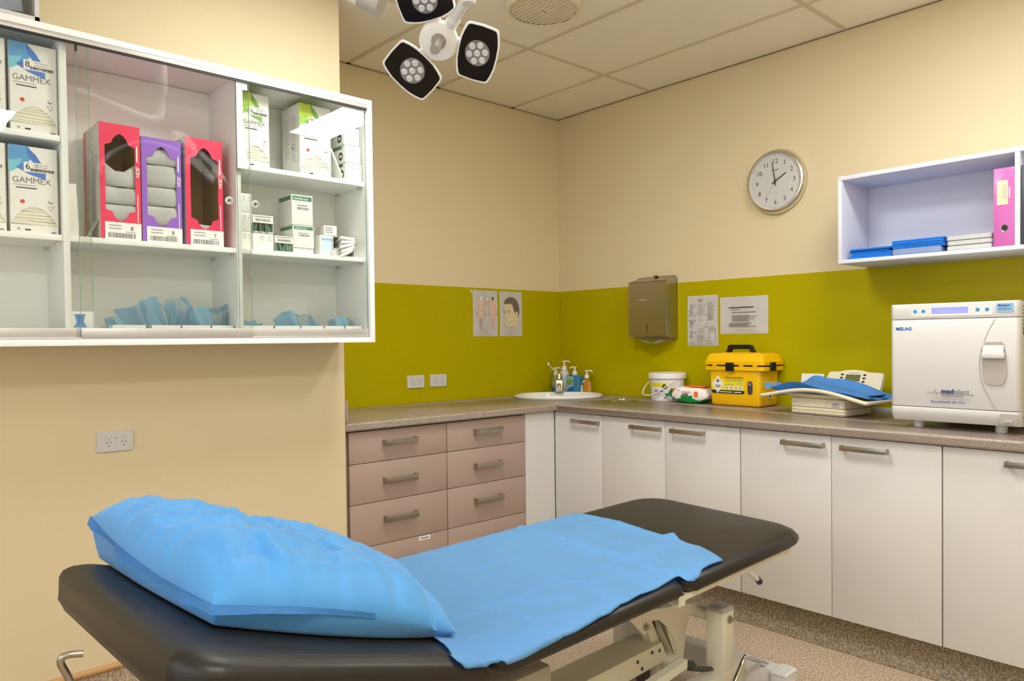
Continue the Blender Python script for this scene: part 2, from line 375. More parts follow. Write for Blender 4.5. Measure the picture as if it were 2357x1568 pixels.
cupboard('white double cupboard under the bucket and yellow sharps bin', -1.011, -1.834, [(-1.010, -1.420, -1.215, -1.40), (-1.420, -1.834, -1.466, -1.652)])
cupboard('white double cupboard under the baby scale and steriliser', -1.836, -2.670, [(-1.836, -2.254, -2.045, -2.228), (-2.254, -2.670, -2.300, -2.481)])
cupboard('white double cupboard cut by the right edge, with grey handle', -2.672, -3.505, [(-2.672, -3.088, -2.877, -3.062), (-3.088, -3.504, -3.12, -3.305)])
# white return panel beside the drawers
o = MB().box(-0.905, -0.705, -0.651, -0.012, 0.131, 0.866, white_m).box(-0.7045, -0.688, -0.651, -0.55, 0.131, 0.866, white_m).build('corner_panel', base=True)
tag(o, 'tall blank white corner panel between the brown drawers and the corner cupboard', 'panel')
def drawers(label, x0, x1, sticker=False):
    t = thing('drawer_unit', label, 'drawers', ((x0 + x1) / 2, -0.33, 0.13), group='taupe drawer units')
    b = wb(t); b.box(x0 + 0.001, x1 - 0.001, -0.632, -0.012, 0.131, 0.866, taupe_d); b.build('carcass', t); l = t.location
    zz = [0.862, 0.717, 0.535, 0.338, 0.133]
    for k in range(4):
        b = wb(t); b.box(x0 + 0.0015, x1 - 0.0015, -0.651, -0.6325, zz[k + 1] + 0.0015, zz[k] - 0.0015, taupe, b=0.001); d = b.build('drawer', t)
        cx = (x0 + x1) / 2 - 0.008; hz = [0.802, 0.628, 0.452, 0.245][k]
        bar_handle(d, TR(-l.x, -l.y, -l.z) @ BACK(cx, hz, -0.651), 0.172, 0.028, 0.034)
        if sticker and k == 3:
            b = wb(t); F = BACK(-1.556, 0.3225, -0.651); b.quad(-0.032, 0.032, -0.009, 0.009, paper, F); b.quad(-0.024, 0.022, -0.003, 0.003, inkg, F, 0.0004); b.build('sticker', d)['label'] = 'small white paper sticker'
drawers('taupe four drawer unit next to the beige nib wall', -1.948, -1.421, True)
drawers('taupe four drawer unit next to the white corner panel', -1.419, -0.906)
o = MB().box(NX + 0.001, -1.950, -0.645, -0.012, 0.131, 0.866, taupe_d).build('end_panel', base=True); tag(o, 'narrow dark taupe end panel between nib wall and drawers', 'panel')

# ================================================================= WORKTOP
def boolean(o, cutter):
    md = o.modifiers.new('cut', 'BOOLEAN'); md.operation = 'DIFFERENCE'; md.object = cutter; md.solver = 'EXACT'
    bpy.context.view_layer.update(); dg = bpy.context.evaluated_depsgraph_get(); me = bpy.data.meshes.new_from_object(o.evaluated_get(dg))
    o.modifiers.clear(); old = o.data; o.data = me; bpy.data.meshes.remove(old); bpy.data.objects.remove(cutter)
SX, SY = -0.335, -0.325
WT = 0.905
pts = [(NX + 0.001, -0.001), (NX + 0.001, -0.680), (-0.712, -0.680), (-0.712, -4.1), (-0.007, -4.1), (-0.007, -0.007), (NX + 0.001, -0.007)][1:]
b = MB(); b2 = bmesh.new()
b.prism(pts, 0.868, WT, count_m)
o = b.build('worktop')
bv = o.modifiers.new('round', 'BEVEL'); bv.width = 0.009; bv.segments = 4; bv.limit_method = 'ANGLE'
bpy.context.view_layer.update(); dg = bpy.context.evaluated_depsgraph_get(); me = bpy.data.meshes.new_from_object(o.evaluated_get(dg)); o.modifiers.clear(); o.data = me
boolean(o, MB().lathe([(1.0, -0.1), (1.0, 0.1)], count_m, 48, T=TR(SX, SY, 0.9) @ RZ(-45), sx=0.255, sy=0.195).build('cut'))
HXY = (-0.262, -0.785)
boolean(o, MB().lathe([(0.062, -0.1), (0.062, 0.1)], count_m, 32, T=TR(HXY[0], HXY[1], 0.9)).build('cut'))
boolean(o, MB().box(-0.712 - 0.0006, -0.712 + 0.0006, -0.70, -0.6795, 0.8, 1, count_m).build('cut'))
tag(o, 'grey brown speckled laminate worktop running round the corner', 'worktop')
o = MB().box(NX + 0.001, NX + 0.014, -0.672, -0.008, WT + 0.001, WT + 0.10, count_m, b=0.001).build('worktop_upstand', base=True)
tag(o, 'short grey laminate upstand against the nib wall end', 'upstand')

# ================================================================= SINK, TAP, CHUTE
t = thing('sink', 'white oval basin set in the corner of the worktop', 'sink', (SX, SY, WT), -45)
prof = [(1.09, 0.0006), (1.11, 0.008), (1.10, 0.016), (1.06, 0.021), (1.0, 0.018), (0.96, 0.008), (0.93, -0.02), (0.86, -0.07), (0.65, -0.12), (0.3, -0.135), (0.085, -0.137)]
b = MB(); L = [[(r * 0.247 * math.cos(2 * PI * k / 56), r * 0.187 * math.sin(2 * PI * k / 56) + (0.016 if r > 1 else 0) * 0, z) for k in range(56)] for r, z in prof]
b.loft(L, wgloss, cap0=False, cap1=False); b.build('basin', t, ang=60)
MB().lathe([(0.0, -0.1375), (0.021, -0.1375), (0.022, -0.134), (0.019, -0.134), (0.014, -0.1365), (0.0, -0.1365)], chrome, 24).build('drain', t)
# tap stands at the back of the basin
t = thing('tap', 'chrome mixer tap with a long upswept lever behind the basin', 'tap', (-0.205, -0.200, WT + 0.0215), 180 + 45)
t.scale = (1.15, 1.15, 1.12)
b = MB(); b.rr(0.026, 0.024, 0.008, [(0.0, 0), (0, 0.005), (0.003, 0.06), (0.006, 0.066)], steel); b.build('body', t)
b = MB(); b.tube(bez([(0.0, 0, 0.035), (0.05, 0, 0.045), (0.105, 0, 0.04), (0.112, 0, 0.03)]), 0.011, chrome, 12); b.build('spout', t)
b = MB(); b.lathe([(0.018, 0.062), (0.020, 0.07), (0.019, 0.09), (0.013, 0.104), (0.0, 0.108)], chrome, 20)
b.build('cartridge', t)
b = MB(); b.tube(bez([(0, 0, 0.095), (-0.004, -0.012, 0.116), (-0.008, -0.034, 0.130), (-0.012, -0.055, 0.150), (-0.014, -0.062, 0.168)]), 0.006, chrome, 10, rs=None); b.build('lever', t)
t = thing('waste_chute', 'small round polished steel chute ring in the worktop', 'chute', (HXY[0], HXY[1], WT))
b = MB(); b.lathe([(0.060, -0.035), (0.060, 0.001), (0.063, 0.005), (0.070, 0.007), (0.080, 0.005), (0.083, 0.0005)], chrome, 40, cap=False); b.build('ring', t, ang=60)
b = MB(); b.lathe([(0.0, -0.030), (0.0595, -0.030), (0.0595, -0.033), (0, -0.033)], blackp, 30); b.build('liner', t)

# ================================================================= POWER SOCKETS
def socket(label, T, loc, group=None, rz=0):
    t = thing('power_socket', label, 'socket', loc, rz, group)
    b = MB(T); b.rr(0.0575, 0.0365, 0.005, [(0, 0), (0.0, 0.006), (0.0025, 0.0085)], wplast); b.quad(-0.032, 0.05, -0.030, 0.031, wplast, z=0.0085, th=0.0004); b.build('plate', t)
    for x in (-0.021, 0.026):
        b = MB(T); b.lathe([(0.0085, 0.008), (0.0085, 0.0105), (0.0065, 0.0125), (0, 0.0128)], wplast, 20, T=TR(x, 0.018, 0)); b.build('switch', t)
        b = MB(T)
        for dx, a, dy in ((-0.0065, -28, -0.003), (0.0065, 28, -0.003), (0, 0, -0.015)):
            b.box(-0.0009, 0.0009, -0.0035, 0.0035, 0.0088, 0.0093, ink, T=TR(x + dx, dy, 0) @ RZ(a))
        b.build('pin_slots', t)
    b = MB(T); b.box(-0.002, 0.004, 0.0105, 0.0135, 0.0088, 0.0093, inkg); b.build('marking', t)
FB = FR((0, 0, 0), (1, 0, 0), (0, 0, 1))
socket('double power socket on the beige wall below the glass cabinet', FB, (-2.866, NY, 0.921))
socket('double power socket on the green splashback, nearer the drawers end', FB, (-1.171, -0.006, 1.029), 'sockets on the splashback')
socket('double power socket on the green splashback, nearer the corner posters', FB, (-1.014, -0.006, 1.029), 'sockets on the splashback')

# ================================================================= POSTERS AND NOTICES
def wavy(T, w, h, m, th=0.0006, amp=0.002, seed=0):
    b = MB(T); rn = random.Random(seed); a, c = rn.uniform(0, 6), rn.uniform(0, 6)
    b.grid(lambda u, v: ((u - 0.5) * w + 0.4 * amp * math.sin(5 * v + a), (v - 0.5) * h, 0.0012 + amp * (0.5 + 0.5 * math.sin(4.5 * v + c)) * (abs(2 * u - 1) ** 2)), 10, 12, m, th=th)
    return b
t = thing('poster', 'white poster with drawings of a front and back human body', 'poster', (-0.6525, -0.006, 1.4295))
wavy(FB, 0.195, 0.284, paper, seed=1).build('sheet', t)
b = MB(FB @ TR(0, 0, 0.0042))
def body(cx, m1, m2, head, hand):
    cy = 0.0; S = 0.2
    pts = [(0.008, 0.115), (0.028, 0.108), (0.031, 0.09), (0.033, 0.055), (0.037, 0.025), (0.041, -0.002), (0.036, -0.012), (0.030, 0.0), (0.027, 0.03), (0.021, 0.07), (0.018, 0.05), (0.020, 0.02), (0.022, 0.0), (0.018, -0.04), (0.015, -0.075), (0.012, -0.11), (0.013, -0.12), (0.002, -0.12), (0.003, -0.08), (0.001, -0.01)]
    full = pts + [(-x, y) for x, y in pts[::-1]]
    b.poly([(cx + x * 0.8, y * 0.72 - 0.004) for x, y in full], m1)
    b.poly(circ(0.0095, 16, cx, 0.093, 1.25), head, z=0.0002)
    b.quad(cx - 0.0006, cx + 0.0006, -0.085, -0.01, m2, z=0.0004); b.quad(cx - 0.012, cx + 0.012, 0.048, 0.0492, m2, z=0.0004)
    for s in (-1, 1):
        b.poly(circ(0.0042, 10, cx + s * 0.031, -0.008, 1.5), hand, z=0.0003); b.poly(circ(0.006, 10, cx + s * 0.006, -0.0925, 0.4), hand, z=0.0003)
body(-0.037, skin, skind, paper, skind); body(0.058, skin, skind, hair, skind)
b.poly(circ(0.0098, 16, -0.037, 0.093, 1.3), inkl, z=0.0001); b.poly(circ(0.009, 16, -0.037, 0.093, 1.25), paper, z=0.0004)
for k in (-1, 1): b.quad(-0.037 + k * 0.004 - 0.0009, -0.037 + k * 0.004 + 0.0009, 0.091, 0.0925, ink, z=0.0007)
b.poly([(-0.049, -0.03), (-0.025, -0.03), (-0.024, -0.06), (-0.03, -0.078), (-0.044, -0.078), (-0.05, -0.06)], inkl, z=0.0004)
b.poly(circ(0.0155, 20, 0.012, 0.077, 1.45), skind); b.poly(circ(0.0145, 20, 0.012, 0.076, 1.42), skin, z=0.0003); b.poly(circ(0.009, 20, 0.012, 0.089, 0.8), paper, z=0.0005)
for k in (-1, 1): b.quad(0.012 + k * 0.006 - 0.003, 0.012 + k * 0.006 + 0.003, 0.0765, 0.0785, ink, z=0.0006)
b.quad(0.008, 0.016, 0.0635, 0.0655, red, z=0.0006)
b.build('body_drawing', t, smooth=False)
t = thing('poster', 'white poster with a drawing of a short haired head turned left', 'poster', (-0.444, -0.006, 1.4295))
wavy(FB, 0.187, 0.284, paper, seed=2).build('sheet', t)
b = MB(FB @ TR(0, 0, 0.0042))
face = [(-0.055, 0.06), (-0.056, 0.03), (-0.060, 0.018), (-0.055, 0.0), (-0.050, -0.03), (-0.047, -0.05), (-0.044, -0.07), (-0.05, -0.078), (0.03, -0.085), (0.052, -0.06), (0.054, -0.02), (0.06, 0.01), (0.05, 0.07)]
b.poly(face, skiny); hr = [(-0.058, 0.062), (-0.052, 0.085), (-0.03, 0.102), (-0.005, 0.108), (0.03, 0.102), (0.055, 0.08), (0.067, 0.05), (0.070, 0.02), (0.067, -0.005), (0.056, -0.025), (0.05, -0.01), (0.03, 0.008), (0.02, 0.03), (0.012, 0.055), (0.0, 0.066), (-0.03, 0.066)]
b.poly(hr, hair, z=0.0003); b.poly(circ(0.0115, 18, 0.048, -0.005, 1.9), skiny, z=0.0007); b.poly(circ(0.006, 14, 0.047, -0.006, 1.9), skind, z=0.0009); b.poly(circ(0.0048, 14, 0.046, -0.005, 1.9), skiny, z=0.0011)
for x in (-0.051, -0.020): b.poly(circ(0.0045, 12, x, 0.008, 0.8), ink, z=0.0005)
b.poly([(-0.034, 0.017), (-0.026, 0.022), (-0.01, 0.020), (-0.006, 0.016), (-0.012, 0.017), (-0.026, 0.018)], ink, z=0.0005); b.quad(-0.060, -0.05, 0.017, 0.021, ink, z=0.0005)
b.poly([(-0.024, -0.060), (0.022, -0.044), (0.022, -0.042), (-0.024, -0.058)], ink, z=0.0005); b.poly([(-0.049, -0.040), (-0.028, -0.045), (-0.049, -0.043)], skind, z=0.0005); b.poly([(-0.046, -0.024), (-0.03, -0.02), (-0.032, -0.023)], skind, z=0.0005)
b.build('head_drawing', t, smooth=False)
o = MB(FB).lathe([(0.009, 0), (0.009, 0.004), (0.004, 0.007), (0, 0.007)], wplast, 16).build('magnet', loc=(-0.762, -0.006, 1.563)); tag(o, 'tiny pale round magnet on the splashback beside the body poster', 'magnet')

FS = FR((0, 0, 0), (0, -1, 0), (0, 0, 1))
t = thing('notice', 'curling white A4 flow chart sheet taped to the splashback', 'notice', (-0.006, -1.171, 1.361))
wavy(FS, 0.207, 0.287, paper, amp=0.006, seed=5).build('sheet', t)
b = MB(FS @ TR(0, 0, 0.0084)); rn = random.Random(3)
b.quad(-0.03, 0.008, 0.118, 0.124, inkl)
for x0, x1, y1, n in ((-0.085, -0.055, 0.098, 12), (-0.025, 0.008, 0.098, 9), (0.035, 0.08, 0.105, 20), (-0.04, 0.02, 0.052, 3), (-0.095, -0.07, 0.035, 2), (-0.095, -0.045, 0.005, 2), (-0.085, -0.055, -0.005, 5), (-0.03, 0.02, 0.008, 2), (0.05, 0.08, -0.03, 6), (-0.03, 0.02, -0.045, 4), (-0.09, -0.04, -0.06, 2), (-0.09, -0.05, -0.085, 2), (-0.04, 0.02, -0.08, 5), (-0.09, -0.05, -0.115, 4), (-0.04, 0.01, -0.112, 3), (0.03, 0.07, -0.112, 4), (-0.09, 0.06, -0.134, 1)):
    b.lines(x0, x1, y1, 0.0052, n, inkl, seed=n + int(x0 * 1000), th=0.002)
for x, y in ((-0.012, 0.112), (-0.045, 0.088), (0.015, 0.09), (-0.086, 0.056), (-0.012, 0.036), (0.012, 0.058), (-0.05, 0.028), (-0.088, 0.004), (-0.05, -0.003)): b.quad(x - 0.0025, x + 0.0025, y - 0.0025, y + 0.0025, ink)
for x0, x1, y in ((0.01, 0.045, 0.032), (-0.03, -0.02, -0.022), (0.02, 0.04, -0.02), (0.005, 0.04, -0.035), (-0.055, -0.038, -0.07)): b.quad(x0, x1, y, y + 0.0022, inkg)
for x, y0, y1 in ((0.05, 0.0, 0.026), (-0.08, -0.04, -0.005), (0.045, -0.10, -0.04), (0.085, -0.12, -0.04), (-0.077, -0.10, -0.05)): b.quad(x, x + 0.0022, y0, y1, inkg)
b.build('printed_chart', t, smooth=False)
t = thing('notice', 'landscape white typed notice on the splashback above the sharps bin', 'notice', (-0.006, -1.435, 1.385))
wavy(FS, 0.297, 0.203, paper, amp=0.002, seed=6).build('sheet', t)
b = MB(FS @ TR(0, 0, 0.0044))
b.quad(-0.092, 0.062, 0.040, 0.0445, ink); b.quad(-0.075, -0.02, 0.028, 0.031, inkg); b.quad(-0.075, 0.075, 0.014, 0.0175, inkg)
b.lines(-0.072, 0.085, 0.0, 0.0062, 6, inkg, seed=8, th=0.0026); b.lines(-0.09, 0.085, -0.042, 0.0062, 4, inkg, seed=9, th=0.0028); b.quad(-0.05, 0.06, -0.081, -0.0798, inkl)
b.build('printed_text', t, smooth=False)

# ================================================================= PAPER TOWEL DISPENSER
t = thing('paper_towel_dispenser', 'brushed steel paper towel dispenser on the green splashback', 'towel dispenser', (-0.006, -0.855, 1.27))
b = MB(TR(0.0, 0, 0))
hw = 0.138
L = []
side = [(0.0, 0.345), (-0.018, 0.362), (-0.03, 0.352), (-0.108, 0.330), (-0.114, 0.322), (-0.114, 0.010), (-0.106, 0.002), (-0.03, -0.005), (0.0, -0.005)]
b.loft([[(x, y, z) for x, z in side] for y in (-hw, hw)], steel); o = b.build('housing', t)
b = MB(); b.rr(hw, 0.19, 0.02, [(0, 0.0), (0, 0.003)], steel, T=FR((-0.0005, 0, 0.17), (0, -1, 0), (0, 0, 1)) ); b.build('back_plate', t)
b = MB(); b.box(-0.1152, -0.1135, -0.0016, 0.0016, 0.025, 0.075, ink); b.build('sight_slot', t, loc=(0, -0.002, 0))
b = MB(FR((-0.1142, 0.03, 0.222), (0, -1, 0), (0, 0, 1))); b.quad(-0.03, 0.03, -0.004, 0.003, alu); b.build('badge', t)
b = MB(); b.box(-0.035, -0.018, -0.012, 0.012, 0.361, 0.369, steel); b.build('lock', t)
b = MB(); b.grid(lambda u, v: (-0.100 + 0.07 * v, 0.07 - 0.155 * u, -0.016 - 0.016 * math.sin(PI * u) + 0.002 * math.sin(9 * u) - 0.004 * v), 14, 4, paper, th=0.004)
o = b.build('paper_towel', loc=(-0.006, -0.855, 1.27)); tag(o, 'white folded paper towel sticking out under the steel dispenser', 'paper towel')

# ================================================================= WALL CLOCK
t = thing('wall_clock', 'round silver rimmed wall clock above the towel dispenser', 'clock', (0, -1.638, 2.072))
T = FS
MB(T).lathe([(0.158, 0.0005), (0.166, 0.006), (0.1665, 0.022), (0.160, 0.036), (0.152, 0.041), (0.147, 0.040), (0.1468, 0.026)], steel_s, 64, cap=False).build('rim', t, ang=50)
MB(T).lathe([(0.0, 0.0), (0.160, 0.0), (0.160, 0.018), (0.149, 0.026), (0.0, 0.026)], dial_m, 64).build('dial', t)
for n_ in range(1, 13):
    a = PI / 2 - 2 * PI * n_ / 12; b = MB(T @ TR(0, 0, 0.0262)); b.text(str(n_), 0.034, ink, TR(0.106 * math.cos(a), 0.106 * math.sin(a) - 0.012, 0), al='CENTER', sx=0.95); b.build('numeral', t)
b = MB(T @ TR(0, 0, 0.0262)); b.quad(-0.02, 0.02, 0.058, 0.0625, inkg); b.quad(-0.012, 0.012, -0.058, -0.0555, inkl); b.build('dial_lettering', t)
b = MB(T @ TR(0, 0, 0.0262))
for k in range(60):
    b.box(-0.0011 if k % 5 == 0 else -0.0006, 0.0011 if k % 5 == 0 else 0.0006, 0.131, 0.138, 0, 0.0004, ink if k % 5 == 0 else inkg, T=RZ(-6 * k))
b.build('minute_marks', t)
b = MB(T @ TR(0, 0, 0.029)); b.poly([(-0.0032, -0.02), (0.0032, -0.02), (0.0022, 0.072), (-0.0022, 0.072)], ink, RZ(-59)); b.build('hour_hand', t)
b = MB(T @ TR(0, 0, 0.0305)); b.poly([(-0.0028, -0.022), (0.0028, -0.022), (0.0016, 0.106), (-0.0016, 0.106)], ink, RZ(9)); b.build('minute_hand', t)
b = MB(T @ TR(0, 0, 0.032)); b.poly([(-0.0009, -0.03), (0.0009, -0.03), (0.0005, 0.092), (-0.0005, 0.092)], inkg, RZ(-212)); b.lathe([(0.005, -0.003), (0.005, 0.001), (0, 0.0015)], ink, 16); b.build('second_hand', t)
MB(T).prism(circ(0.1462, 48), 0.0365, 0.0380, clock_g).build('cover_glass', t, smooth=False)

# ================================================================= GLASS FRONTED WALL CABINET
CY = -0.969; CB = NY - 0.002
t = thing('wall_cabinet', 'white wall cabinet with sliding glass doors on the nib wall', 'cabinet', (-2.78, (CY + CB) / 2, 1.26))
XR = -1.994; XL = -3.572
def part(name, *boxes, m=cab_w, parent=None, bv=0.001):
    b = wb(t)
    for q in boxes: b.box(*q, m, b=bv)
    return b.build(name, parent or t)
part('back_panel', (XL + 0.02, XR - 0.02, CB - 0.014, CB, 1.28, 2.21))
part('side_panel', (XR - 0.02, XR, CY, CB, 1.26, 2.231)); part('side_panel', (XL, XL + 0.02, CY, CB, 1.26, 2.231))
part('top_panel', (XL + 0.02, XR - 0.02, CY, CB, 2.211, 2.231)); part('bottom_panel', (XL + 0.02, XR - 0.02, CY, CB, 1.26, 1.280))
D1, D2 = (-3.059, -3.041), (-2.529, -2.511)
for d in (D1, D2): part('divider', (d[0], d[1], CY + 0.03, CB - 0.014, 1.28, 2.211))
def shelf(x0, x1, z): part('shelf', (x0 + 0.0005, x1 - 0.0005, CY + 0.034, CB - 0.0145, z - 0.018, z))
ZS1, ZS2 = 1.603, 1.908; ZB = 1.281
for x0, x1, zs in ((XL + 0.02, D1[0], (ZS1, ZS2)), (D1[1], D2[0], (ZS1,)), (D2[1], XR - 0.02, (ZS1, ZS2))):
    for z in zs: shelf(x0, x1, z)
for x1, z in ((XR - 0.02, ZS1), (XR - 0.02, ZS2), (D2[0], ZS1), (D1[0], ZS1)):
    for y in (CY + 0.06, CB - 0.05):
        b = wb(t); x = x1 - 0.008; b.box(x - 0.006, x + 0.008, y - 0.006, y + 0.006, z - 0.028, z - 0.018, alu); b.build('shelf_pin', t)
part('top_track', (XL + 0.021, XR - 0.021, CY + 0.001, CY + 0.03, 2.196, 2.2105), m=alu); part('bottom_track', (XL + 0.021, XR - 0.021, CY + 0.003, CY + 0.03, 1.2805, 1.286), m=alu)
b = wb(t); b.box(XL + 0.021, XR - 0.021, CY + 0.004, CY + 0.012, 2.190, 2.197, blackp); b.build('track_lip', t)
def pane(x0, x1, y, lockx=None):
    b = wb(t); b.box(x0, x1, y, y + 0.004, 1.286, 2.196, glass_m); d = b.build('glass_door', t, smooth=False)
    b = wb(t); b.box(x0, x1, y - 0.003, y + 0.007, 1.283, 1.315, alu, b=0.001); b.build('bottom_rail', d)
    for x in (x0, x1 - 0.0008): b = wb(t); b.box(x, x + 0.0008, y + 0.0002, y + 0.0038, 1.316, 2.19, glass_e); b.build('polished_edge', d)
    if lockx:
        l = t.location; b = MB(TR(-l.x, -l.y, -l.z) @ BACK(lockx, 1.763, y - 0.0005)); b.lathe([(0.0145, 0.0), (0.0135, 0.004), (0.010, 0.005), (0.0085, 0.0012), (0.0, 0.0012)], alu, 24); b.lathe([(0.005, 0.0012), (0.0045, 0.003), (0, 0.003)], dgrey, 12); b.build('finger_pull', d)
pane(XL + 0.024, -2.985, CY + 0.016); pane(-3.022, -2.488, CY + 0.005, -2.565); pane(-2.530, -2.017, CY + 0.016, -2.468)

b = wb(t); b.box(-2.530, -2.508, CY + 0.0105, CY + 0.0145, 1.885, 2.190, paper).box(-2.508, -2.496, CY + 0.0105, CY + 0.0145, 1.885, 1.985, paper).box(-2.508, -2.490, CY + 0.0105, CY + 0.0145, 2.165, 2.190, paper); b.build('door_strip', t)['label'] = 'cream plastic strip at the door edge'
b = wb(t); b.box(-3.024, -3.017, CY + 0.002, CY + 0.0045, 2.168, 2.198, blackp); b.build('door_guide', t)
# ---- things inside the cabinet
FI = FR((0, 0, 0), (1, 0, 0), (0, 0, 1))
def glove_box(label, x0, x1, z0, z1, yf, size, cs, group, full=True, dep=0.15, dot=red, side=cardg, half=''):
    w, h = x1 - x0, z1 - z0
    t = thing('glove_box', label, 'glove box', ((x0 + x1) / 2, yf + dep / 2, z0), 0, group)
    b = MB(); hh = 0.055
    b.box(-w / 2, -w / 2 + 0.001, -dep / 2, dep / 2, 0, h, card).box(w / 2 - 0.001, w / 2, -dep / 2, dep / 2, 0, h, card).box(-w / 2, w / 2, dep / 2 - 0.001, dep / 2, 0, h, card)
    b.box(-w / 2, w / 2, -dep / 2, dep / 2, h - 0.001, h, cs[0]).box(-w / 2, w / 2, -dep / 2, dep / 2, 0, 0.001, card)
    F = FR((0, -dep / 2, 0), (1, 0, 0), (0, 0, 1))
    arch = [(-w / 2 + 0.002 + (w - 0.004) * k / 16, 0.026 + hh * math.sin(PI * k / 16) ** 0.8) for k in range(17)]
    for (xa, za), (xb, zb) in zip(arch, arch[1:]): b.prism([(xa, za), (xb, zb), (xb, h), (xa, h)], -0.001, 0, card, F)
    b.box(-w / 2, w / 2, -dep / 2, -dep / 2 + 0.001, 0, 0.026, card)
    b.build('carton', t)
    b = MB(F)
    b.poly([(-w / 2, h), (-w / 2, h * 0.68), (-w * 0.30, h * 0.74), (w * 0.02, h * 0.88), (-0.002 - w * 0.1, h)], cs[0])
    b.poly([(-w / 2, h * 0.82), (-w / 2, h * 0.68), (-w * 0.34, h * 0.73), (-w * 0.22, h * 0.85)], cs[1], z=0.0003)
    b.poly([(-w * 0.14, h), (w * 0.06, h * 0.90), (w * 0.18, h * 0.80), (w * 0.02, h * 0.80), (-w * 0.12, h * 0.90)], cs[2], z=0.0003)
    b.poly([(-w * 0.36, h * 0.75), (-w * 0.1, h * 0.68), (w * 0.25, h * 0.63), (w * 0.25, h * 0.70), (w * 0.0, h * 0.74), (-w * 0.2, h * 0.80)], cs[2], z=0.0004)
    b.text('GAMMEX', w * 0.205, inkg, TR(-w * 0.44, h * 0.575, 0.0004), sx=0.93); b.quad(-w * 0.42, w * 0.05, h * 0.545, h * 0.555, inkl); b.quad(-w * 0.36, w * 0.06, h * 0.512, h * 0.524, ink, z=0.0002)
    if dot: b.poly(circ(w * 0.05, 16, -w * 0.24, h * 0.36), dot)
    b.poly(circ(w * 0.05, 16, w * 0.34, h * 0.38), inkg); b.poly(circ(w * 0.038, 16, w * 0.345, h * 0.388), card, z=0.0003); b.poly([(w * 0.26, h * 0.33), (w * 0.42, h * 0.33), (w * 0.34, h * 0.27)], inkl); b.poly([(w * 0.285, h * 0.323), (w * 0.395, h * 0.323), (w * 0.34, h * 0.283)], card, z=0.0003)
    b.poly(circ(w * 0.035, 12, -w * 0.33, 0.012), inkl); b.quad(-w * 0.2, -w * 0.08, 0.008, 0.013, ink); b.quad(w * 0.34, w * 0.44, 0.004, 0.008, inkg)
    b.build('printed_front', t, smooth=False)
    b = MB(F); b.quad(-w * 0.2, w * 0.46, h * 0.705, h * 0.815, paper, z=0.0006); b.text(size, w * 0.21, ink, TR(-w * 0.17, h * 0.735, 0.001)); b.bars(-w * 0.07, w * 0.43, h * 0.715, h * 0.748, ink, seed=int(x0 * -1000), z=0.001); b.lines(w * 0.03, w * 0.43, h * 0.80, 0.007, 3, inkl, seed=4, z=0.001)
    if half: b.text(half, w * 0.09, ink, TR(-w * 0.02, h * 0.76, 0.001))
    b.build('size_sticker', t, smooth=False)
    b = MB(); rn = random.Random(int(x0 * 7777)); z = 0.0265; k = 0
    while z < 0.026 + hh * 0.93:
        th = rn.uniform(0.007, 0.012); ins = max(0.0, (z - 0.035) / hh) * w * 0.30
        b.box(-w / 2 + 0.003 + ins, w / 2 - 0.003 - ins, -dep / 2 + 0.0016, dep / 2 - 0.01, z, z + th * 0.95, glove, b=0.0018, T=TR(0, 0, z) @ RY(rn.uniform(-1.6, 1.6)) @ TR(0, 0, -z)); z += th
    b.build('glove_wallets', t)
    if side:
        b = MB(FR((-w / 2, 0, 0), (0, -1, 0), (0, 0, 1))); b.lines(-dep * 0.38, -0.004, h * 0.84, 0.009, 18, inkl, seed=12, th=0.0024); b.lines(0.006, dep * 0.4, h * 0.84, 0.009, 20, inkl, seed=13, th=0.0024)
        b.poly(circ(0.012, 14, 0.02, h * 0.42), inkg, z=0.0002); b.poly(circ(0.008, 14, 0.022, h * 0.425), card, z=0.0004)
        b.build('side_print', t, smooth=False)
    return t
BL, GN = (gb2, gb1, gb3), (gg1, gg2, gg3)
glove_box('blue and white glove box size 8, top shelf of left bay', -3.184, -3.062, ZS2, 2.176, -0.915, '8', BL, 'blue glove boxes')
glove_box('blue and white glove box cut by the photo edge, top shelf', -3.314, -3.192, ZS2, 2.176, -0.915, '8', BL, 'blue glove boxes')
glove_box('blue and white glove box size 6 and a half, middle shelf of left bay', -3.190, -3.066, ZS1, 1.866, -0.915, '6', BL, 'blue glove boxes', half='1/2')
glove_box('blue and white glove box cut by the photo edge, middle shelf', -3.322, -3.197, ZS1, 1.866, -0.915, '7', BL, 'blue glove boxes')
glove_box('lime green and white glove box size 6 behind the door edge', -2.492, -2.388, ZS2, 2.180, -0.900, '6', GN, 'green glove boxes', dot=None)
glove_box('lime green and white glove box size 7 and a half by light reflection', -2.270, -2.140, ZS2, 2.184, -0.900, '7', GN, 'green glove boxes', half='1/2')

